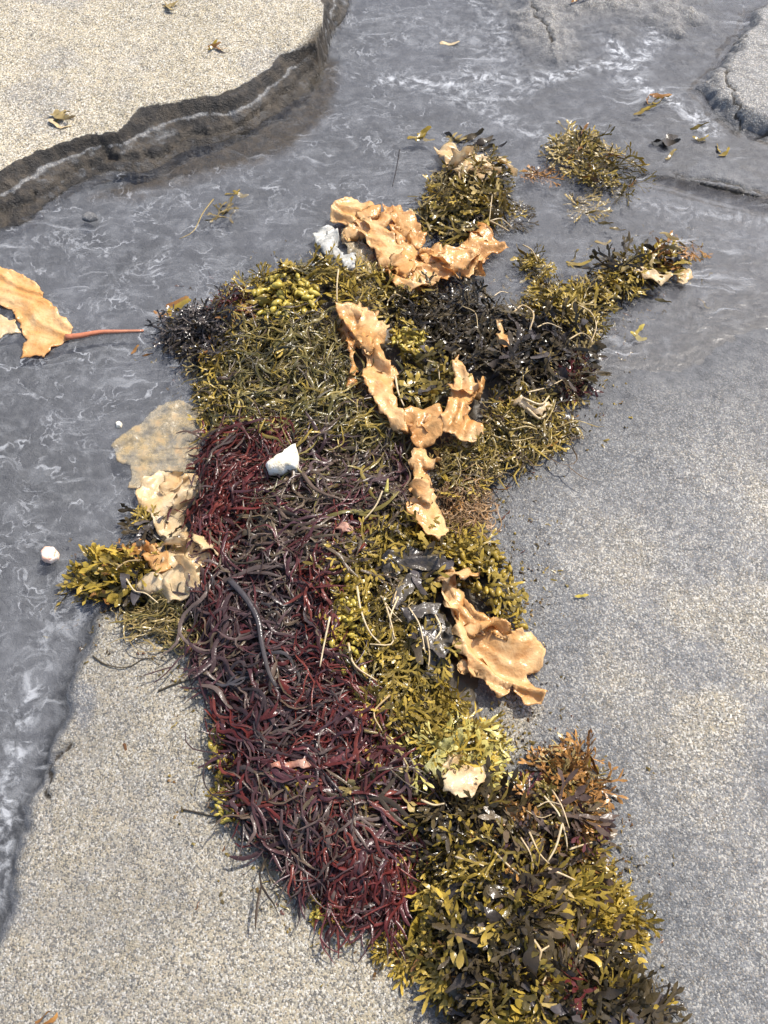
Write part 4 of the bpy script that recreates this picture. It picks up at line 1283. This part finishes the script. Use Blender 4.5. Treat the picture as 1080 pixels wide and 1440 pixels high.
clump('rockweed_clump', 'domed olive clump standing alone in water behind the kelp knot', RW,
      [(590, 295), (610, 250), (650, 228), (700, 232), (715, 280), (700, 320), (640, 335), (600, 325)],
      [('fork', 'olive', 70, .06, .10), ('fork', 'tan', 50, .05, .09), ('wide', 'tan', 30, .05, .08), ('leaf', 'olive', 40, .04, .07), ('fork', 'dark', 40, .05, .08)], lay=.035, group='clumps standing in the water',
      stalks=[([(692, 275), (690, 292), (688, 312)], .0018), ([(688, 312), (702, 318), (716, 326)], .0022), ([(690, 312), (705, 308), (720, 320)], .0016)])
clump('rockweed_clump', 'dark strips floating just behind the domed olive clump', RW,
      [(615, 188), (650, 182), (695, 198), (690, 206), (645, 198)],
      [('strap', 'dark', 10, .05, .08), ('leaf', 'tan', 6, .04, .06)], lay=.006, flat=True, aim=0, spread=.4, group='clumps standing in the water')
clump('rockweed_clump', 'loose stringy olive clump lying before the far rock', RW,
      [(775, 190), (825, 178), (860, 205), (885, 225), (908, 255), (880, 270), (840, 260), (805, 235), (778, 220)],
      [('spray', 'olive', 46, .06, .10), ('fork', 'olive', 22, .05, .08), ('spray', 'tan', 26, .05, .09), ('leaf', 'rust', 12, .03, .05), ('fork', 'tan', 12, .05, .08), ('spray', 'dark', 10, .06, .09)], lay=.018, group='clumps standing in the water')
clump('rockweed_clump', 'sunken olive sprigs below the loose stringy clump', RW,
      [(800, 268), (840, 265), (845, 295), (825, 300), (805, 285)],
      [('fork', 'tan', 14, .04, .07), ('leaf', 'yellow', 6, .03, .05)], lay=.008, flat=True, group='clumps standing in the water')
clump('rockweed_clump', 'small reddish tuft beside the loose stringy clump', RW,
      [(740, 230), (768, 230), (772, 245), (745, 248)],
      [('fork', 'rust', 12, .04, .06), ('leaf', 'tan', 6, .03, .04)], lay=.012, flat=True, group='clumps standing in the water')
clump('rockweed_clump', 'dark wisps rooted in water beside the domed clump', RW,
      [(715, 280), (745, 285), (748, 305), (722, 318), (712, 300)],
      [('spray', 'dark', 12, .04, .07), ('fork', 'olive', 8, .04, .06)], lay=.01, flat=True, group='clumps standing in the water')

# ------------------------------------------------------------------ kelp sheets
KG = 'orange kelp sheets'
kp = sheet('kelp_sheet', 'largest orange kelp knot crumpled at the water edge of the heap', 'kelp',
           [(468, 286), (500, 277), (526, 288), (545, 322), (562, 342), (600, 352), (632, 350), (668, 352), (672, 368), (662, 388), (640, 380), (634, 392), (600, 402), (572, 410), (556, 404), (540, 378), (522, 346), (500, 316), (464, 306)],
           'kelp', .035, .022, (-40, 16), group=KG, seed=2)
sheet('kelp_sheet', 'orange kelp lobe standing behind the kelp knot', 'kelp',
      [(538, 292), (560, 290), (582, 306), (600, 335), (590, 352), (562, 345), (548, 320)], 'kelp2', .03, .02, (-60, 18), group=KG, seed=4)
sheet('kelp_sheet', 'pointed orange kelp flap stretching from the knot toward open water', 'kelp',
      [(640, 352), (660, 335), (672, 314), (688, 316), (696, 332), (716, 345), (690, 354), (668, 370), (648, 372)], 'kelp2', .03, .015, (30, 18), group=KG, seed=6)
sheet('kelp_sheet', 'long orange kelp twist down the edge of the olive mat', 'kelp',
      [(470, 426), (495, 422), (516, 424), (528, 440), (549, 456), (546, 472), (534, 484), (546, 502), (553, 530), (556, 556), (562, 575), (578, 600), (572, 610), (552, 600), (536, 576), (520, 548), (508, 532), (516, 505), (506, 480), (490, 462), (478, 448)],
      'kelp', .045, .025, (-65, 18), group=KG, seed=8)
sheet('kelp_sheet', 'thin deep orange kelp strip hanging beside the long twist', 'kelp',
      [(482, 462), (496, 470), (500, 500), (500, 535), (488, 540), (492, 505)], 'kelp2', .035, .010, (80, 20), group=KG, seed=9)
sheet('kelp_sheet', 'rounded orange kelp fold at the bottom of the long twist', 'kelp',
      [(566, 575), (590, 570), (616, 566), (626, 588), (622, 610), (606, 622), (592, 632), (582, 620), (574, 600)], 'kelp2', .045, .022, (10, 16), group=KG, seed=11)
sheet('kelp_sheet', 'upright cream orange kelp fork beside the black fronds', 'kelp',
      [(638, 506), (646, 498), (656, 520), (668, 534), (680, 552), (664, 562), (656, 578), (672, 592), (680, 610), (662, 622), (640, 612), (622, 600), (620, 582), (634, 560), (640, 535)], 'kelp', .05, .022, (75, 18), group=KG, seed=13)
sheet('kelp_sheet', 'straight orange kelp strip running down past the root fibres', 'kelp',
      [(584, 636), (596, 634), (602, 655), (608, 690), (620, 720), (634, 745), (618, 756), (600, 750), (588, 730), (574, 716), (570, 702), (582, 690), (582, 660)], 'kelp', .045, .014, (85, 16), group=KG, seed=15)
sheet('kelp_sheet', 'orange kelp tail spreading onto the wet sand', 'kelp',
      [(622, 792), (640, 800), (646, 828), (660, 850), (690, 872), (715, 888), (735, 884), (752, 892), (766, 912), (764, 936), (744, 946), (752, 962), (768, 972), (760, 986), (738, 990), (722, 965), (706, 978), (690, 972), (680, 950), (662, 948), (656, 924), (640, 905), (624, 896), (640, 880), (632, 850), (622, 830)],
      'kelp', .028, .022, (-35, 15), group=KG, seed=17)
k7 = empty('kelp_sheet', (*px(40, 440), .004), 'orange kelp blade with a red stem adrift in grey water', 'kelp', KG)
sheet('blade', None, None, [(-70, 372), (0, 376), (30, 384), (56, 402), (64, 420), (82, 440), (104, 462), (96, 478), (74, 488), (62, 502), (28, 502), (36, 480), (30, 455), (16, 436), (-10, 428), (-70, 440)],
      'kelp', .008, .010, (-30, 12), seed=19, parent=k7, edge=.004)
V, fc, al = tube([on(92, 474, .012), on(112, 472, .010), on(140, 467, .008), (on(170, 466, .007)), on(202, 465, .006)], .0072, .0028, sides=8, flat=.8)
link('stem', mesh('stem', V - np.array(k7.location), fc, M['stem'], True, dict(along=al)), k7)
sheet('kelp_sheet', 'torn pale kelp scrap floating under the adrift orange blade', 'kelp',
      [(-60, 440), (0, 444), (22, 452), (30, 470), (10, 468), (0, 475), (-60, 490)], 'cream', .004, .006, (0, 14), group='pale kelp scraps', seed=21, edge=.003)
sheet('kelp_sheet', 'bleached cream kelp lump against the wine red strands', 'kelp',
      [(192, 690), (204, 672), (225, 658), (252, 668), (276, 668), (284, 690), (272, 712), (256, 722), (262, 740), (245, 758), (222, 745), (205, 720), (192, 708)],
      'cream', .02, .016, (60, 15), group='pale kelp scraps', seed=23)
sheet('kelp_sheet', 'ruffled cream kelp sheet with orange corner above the olive strings', 'kelp',
      [(222, 768), (245, 752), (262, 742), (280, 752), (300, 784), (288, 800), (285, 820), (262, 842), (238, 846), (222, 830), (216, 806), (228, 790)],
      'cream', .02, .016, (110, 16), group='pale kelp scraps', seed=25)
sheet('kelp_sheet', 'small deep orange kelp flap over the golden fronds', 'kelp',
      [(184, 764), (205, 756), (222, 764), (236, 778), (234, 796), (218, 802), (206, 788)], 'kelp2', .03, .014, (-20, 18), group=KG, seed=27)
sheet('kelp_sheet', 'ghostly beige kelp sheet sunk in the shallows beside the red mat', 'kelp',
      [(160, 628), (178, 606), (205, 590), (222, 572), (250, 562), (278, 572), (286, 600), (280, 640), (274, 668), (240, 664), (212, 668), (196, 690), (180, 688), (184, 655), (165, 648)],
      'veil', .006, .008, (40, 14), group='pale kelp scraps', seed=29, edge=.003)
sheet('kelp_sheet', 'cream kelp scrap draped over the domed olive clump', 'kelp',
      [(612, 204), (636, 200), (655, 212), (682, 222), (704, 230), (708, 244), (690, 250), (662, 240), (640, 240), (626, 226)], 'cream', .03, .014, (-20, 16), group='pale kelp scraps', seed=31)
sheet('plastic_film', 'crumpled whitish film caught beside the orange kelp knot', 'film scrap',
      [(438, 332), (452, 322), (474, 318), (478, 334), (470, 344), (484, 356), (500, 362), (498, 380), (484, 376), (472, 358), (452, 352)], 'film', .02, .018, (50, 20), seed=33)
sheet('plastic_film', 'grey translucent film sunk under the orange kelp knot', 'film scrap',
      [(478, 322), (500, 326), (520, 350), (538, 378), (520, 384), (498, 362), (480, 345)], 'veil', .012, .010, (50, 18), seed=35)
KD = 'dark kelp blades in the heap'
sheet('kelp_sheet', 'wide slate kelp blade arched over a dark hollow', 'kelp',
      [(538, 778), (560, 768), (590, 768), (616, 780), (622, 806), (606, 800), (588, 796), (566, 800), (548, 815), (538, 800)], 'dsheet', .04, .007, (10, 20), group=KD, seed=51, ruf=0, drop=0, edge=.003)
sheet('kelp_sheet', 'narrow slate kelp blade slanting out of the dark hollow', 'kelp',
      [(552, 850), (556, 828), (570, 808), (588, 804), (586, 820), (572, 840), (560, 856)], 'dsheet', .045, .008, (60, 20), group=KD, seed=53, ruf=0, drop=0, edge=.003)
sheet('kelp_sheet', 'brown kelp blade edging the hollow beside the kelp tail', 'kelp',
      [(560, 858), (580, 846), (604, 842), (624, 848), (616, 862), (590, 864), (570, 872)], 'dsheet', .05, .010, (0, 20), group=KD, seed=55, ruf=0, drop=0, edge=.003)
sheet('kelp_sheet', 'black kelp blade hanging straight down below the kelp tail bend', 'kelp',
      [(600, 858), (628, 862), (638, 880), (632, 905), (622, 930), (608, 956), (594, 950), (600, 920), (592, 890)], 'dsheet', .035, .007, (80, 20), group=KD, seed=57, ruf=2, drop=0, edge=.003)
sheet('weed_sheet', 'torn pale green sheet lying between the two heaps', 'seaweed',
      [(598, 1078), (612, 1058), (626, 1036), (646, 1026), (654, 1040), (648, 1058), (660, 1066), (644, 1084), (624, 1082), (614, 1096)], 'limes', .036, .018, (50, 18), seed=37)
sheet('weed_sheet', 'cream and rosy curled sheet beside the pale green one', 'seaweed',
      [(622, 1088), (646, 1072), (668, 1076), (680, 1074), (682, 1092), (664, 1116), (646, 1120), (626, 1110)], 'cream', .055, .018, (20, 20), seed=39)
sheet('weed_scrap', 'serrated rusty scrap lying across the maroon mat', 'seaweed scrap',
      [(378, 1074), (400, 1066), (432, 1068), (440, 1076), (420, 1080), (400, 1080), (380, 1082)], 'pink', .045, .006, (10, 18), seed=41)
sheet('weed_scrap', 'small pink scrap at the top of the crimson streak', 'seaweed scrap',
      [(470, 736), (480, 730), (492, 738), (494, 746), (478, 748)], 'pink', .05, .006, (10, 22), seed=43)
sheet('weed_scrap', 'salmon curled scrap standing among the broad black blades', 'seaweed scrap',
      [(698, 446), (706, 444), (708, 456), (716, 468), (720, 480), (712, 486), (704, 470)], 'kelp', .055, .006, (70, 22), seed=45)
sheet('weed_scrap', 'yellow blade scrap edging the arm of the heap', 'seaweed scrap',
      [(892, 376), (910, 372), (930, 380), (948, 386), (930, 396), (912, 390)], 'cream', .045, .006, (0, 22), seed=47)
sheet('weed_scrap', 'cream scrap poking from the arm tip into water', 'seaweed scrap',
      [(952, 382), (966, 378), (976, 386), (966, 392), (960, 402), (954, 394)], 'cream', .012, .005, (70, 22), seed=48)
sheet('weed_scrap', 'pale frond scrap above the stringy olive tangle', 'seaweed scrap',
      [(715, 552), (740, 560), (756, 572), (770, 560), (778, 566), (762, 582), (742, 574), (718, 562)], 'cream', .05, .006, (-20, 22), seed=49)
single('grass_blade', 'short bright green blade upright in the grey brown mat', [(543, 692), (544, 684), (545, 674)], .0045, 'lime', 'grass blade', dz=.05, flat=.3)

# ------------------------------------------------------------------ crumbs of weed shed round the heap
Vs, Fs, As, Rs, o_ = [], [], [], [], 0
for i in range(1700):
    k = int(rng.integers(len(PILE)))
    a_, b_ = PILE[k], PILE[(k + 1) % len(PILE)]
    if min(a_[1], b_[1]) < .05: continue
    q = a_ + (b_ - a_) * rng.random()
    nrm_ = np.array([b_[1] - a_[1], a_[0] - b_[0]]); nrm_ /= np.linalg.norm(nrm_)
    if inside(np.array([q[0] + nrm_[0] * .004]), np.array([q[1] + nrm_[1] * .004]), PILE)[0]: nrm_ = -nrm_
    q = q + nrm_ * abs(rng.normal(0, .040)) * rng.choice([.5, 1, 1.3]) + rng.normal(0, .006, 2)
    L_ = rng.uniform(.006, .022) * rng.choice([1, 1, 1.8])
    V, fc, al = strand_geo(q[0], q[1], rng.uniform(0, 6.3), L_, rng.choice([.0009, .0014, .0024]), .0, rng.normal(0, 1.5), .4, n=6, fork=False)
    V[:, 2] = np.maximum(V[:, 2] - .004 - .004 * rng.random(), lut(np.maximum(_GG, -.003), V[:, 0], V[:, 1]) - .0006)
    Vs.append(V); As.append(al); Rs.append(np.full(len(V), rng.random()))
    Fs += [tuple(v + o_ for v in f) for f in fc]
    o_ += len(V)
M['crumb'] = weed_mat('weed_crumbs', [(.06, .045, .03), (.20, .15, .04), (.10, .035, .025), (.30, .22, .05), (.045, .036, .03)], trans=.15)
tag(link('weed_crumbs', mesh('weed_crumbs', np.vstack(Vs), Fs, M['crumb'], 'rim', dict(along=np.concatenate(As), rnd=np.concatenate(Rs)))),
    'small shreds of weed scattered on the sand around the heap', 'weed crumbs', None, 'stuff')

# ------------------------------------------------------------------ scraps lying about
def scrap(label, x, y, kinds, n, lo, hi, spreadpx=8, cat='seaweed scrap', group='loose seaweed scraps', name='weed_scrap', aim=0):
    c = on(x, y)
    root = empty(name, tuple(c), label, cat, group)
    for i in range(n):
        q = on(x + rng.normal(0, spreadpx), y + rng.normal(0, spreadpx * .5), .004)
        k, m = kinds[i % len(kinds)]
        o = link(NAMES[k], proto(k, int(rng.integers(NVAR)), m), root)
        s = rng.uniform(lo, hi)
        yaw = math.radians(aim) + rng.normal(0, .6)
        o.matrix_local = Matrix.Translation(-Vector(c)) @ place(q[0] - .5 * s * math.cos(yaw), q[1] - .5 * s * math.sin(yaw), q[2] + .001, yaw, rng.normal(0, .06), rng.normal(0, .25), s * 1.15) @ Matrix.Diagonal((1, 1.8, 1, 1))


scrap('lone orange brown scrap on the beige slab top', 300, 66, [('leaf', 'rust'), ('leaf', 'yellow')], 3, .03, .045, 4)
scrap('curled cream scrap at the brink of the beige slab', 78, 164, [('strap', 'tan'), ('leaf', 'stalk')], 5, .035, .06, 9)
scrap('brownish scrap on the slab at the photo edge', 240, 8, [('leaf', 'tan')], 3, .03, .05, 6)
scrap('orange scrap floating beside the purple spiky fronds', 244, 437, [('leaf', 'yellow'), ('leaf', 'rust')], 4, .03, .05, 7, aim=-10)
scrap('tiny orange shred below the red kelp stem', 198, 497, [('leaf', 'rust')], 2, .015, .025, 4)
scrap('yellow scrap nearest the far rock', 920, 144, [('leaf', 'yellow'), ('leaf', 'rust')], 4, .03, .05, 8)
scrap('yellow scrap just below its neighbour by the far rock', 908, 161, [('leaf', 'yellow')], 2, .025, .04, 6)
scrap('dark brown scrap on grey wet rock', 935, 200, [('strap', 'dark')], 2, .05, .07, 4)
scrap('olive and yellow scrap on grey wet rock', 983, 195, [('leaf', 'olive'), ('leaf', 'yellow')], 3, .03, .05, 7)
scrap('round tan scrap above the dark ledge', 940, 218, [('leaf', 'tan')], 2, .025, .04, 4)
scrap('flat yellow scrap on wet rock near the photo edge', 1014, 213, [('leaf', 'yellow')], 2, .02, .035, 5)
scrap('single yellow leaf on dark wet sand', 895, 468, [('leaf', 'pod')], 2, .03, .04, 4)
scrap('tan leaf between the arm and the single yellow leaf', 922, 425, [('leaf', 'tan')], 1, .025, .04, 3)
scrap('yellow leaf afloat above the arm', 808, 366, [('leaf', 'yellow'), ('leaf', 'tan')], 3, .03, .05, 6)
scrap('yellow strip floating behind the domed olive clump', 594, 194, [('leaf', 'yellow')], 3, .03, .045, 8)
scrap('brown scrap sunk beside the pale drifting strand', 315, 298, [('fork', 'tan'), ('leaf', 'olive')], 3, .04, .06, 7, aim=90)
scrap('olive scrap drifting nearest the dark slab face', 342, 270, [('leaf', 'olive')], 2, .03, .04, 6)
scrap('small yellow leaf alone on the grey sand', 815, 841, [('leaf', 'pod')], 1, .02, .025, 1)
scrap('orange crumb on sand at the bottom corner', 66, 1436, [('leaf', 'rust')], 2, .02, .03, 3)
scrap('rusty crumb on the rock at the top edge', 815, 2, [('leaf', 'rust')], 2, .03, .04, 4)
scrap('pinkish shard in water under the top rock', 628, 61, [('leaf', 'stalk')], 1, .035, .045, 2)
scrap('yellow leaf fallen on sand beyond the yellow pods', 865, 324, [('leaf', 'tan')], 3, .03, .05, 10)


# ------------------------------------------------------------------ stones and shell
def rock(name, label, cat, outline_px, mat, hgt, dz, seed):
    p = onP(outline_px, dz)
    c = p.mean(0)
    z0 = float(top_h(*c)) + dz
    n, m = 36, 9
    V, fc = [], []
    pts = []
    d = np.concatenate([[0], np.cumsum(np.linalg.norm(np.diff(np.vstack([p, p[:1]]), axis=0), axis=1))])
    for i in range(n):
        s = d[-1] * i / n
        k = min(np.searchsorted(d, s, 'right') - 1, len(p) - 1)
        t = (s - d[k]) / (d[k + 1] - d[k])
        pts.append(p[k] * (1 - t) + p[(k + 1) % len(p)] * t)
    pts = np.array(pts) - c
    for j in range(m):
        a = math.pi * (j / (m - 1)) - math.pi / 2
        r, z = max(math.cos(a), .02) ** .45, math.sin(a) * hgt
        for q in pts:
            w_ = 1 + .22 * (fbm((q[0] + c[0]) * 70 + j, (q[1] + c[1]) * 70, seed, 2) - .5)
            zz = z * (.7 + .7 * fbm((q[0] * r + c[0]) * 55, (q[1] * r + c[1]) * 55, seed + 5, 3))
            V.append((q[0] * r * w_, q[1] * r * w_, zz))
    for j in range(m - 1):
        for i in range(n):
            fc.append((j * n + i, j * n + (i + 1) % n, (j + 1) * n + (i + 1) % n, (j + 1) * n + i))
    fc.append(tuple(range(n))[::-1])
    fc.append(tuple((m - 1) * n + i for i in range(n)))
    o = link(name, mesh(name, V, fc, M[mat]))
    o.location = (c[0], c[1], z0)
    return tag(o, label, cat)


rock('stone', 'white angular stone resting on the dark stringy mat', 'stone', [(374, 656), (386, 644), (398, 642), (402, 636), (418, 633), (421, 650), (419, 664), (404, 662), (396, 668), (378, 668)], 'stone', .018, .036, 3)
rock('shell', 'white and pink shell in the shallows near the golden fronds', 'shell', [(58, 778), (64, 771), (76, 771), (83, 778), (82, 786), (72, 792), (60, 790)], 'shell', .012, .008, 9)
rock('stone', 'tiny white pebble in water above the sunken beige kelp', 'stone', [(163, 595), (168, 593), (172, 596), (170, 601), (164, 601)], 'stone', .006, .006, 12)
rock('stone', 'dark grey chip lying in water below the slab', 'stone', [(116, 303), (124, 298), (134, 301), (138, 308), (126, 312), (116, 309)], 'ground', .006, .004, 15)
rock('stone', 'translucent looking grey pebble at the edge of the root fibres', 'stone', [(688, 668), (698, 664), (706, 670), (702, 680), (690, 680)], 'ground', .012, .006, 17)
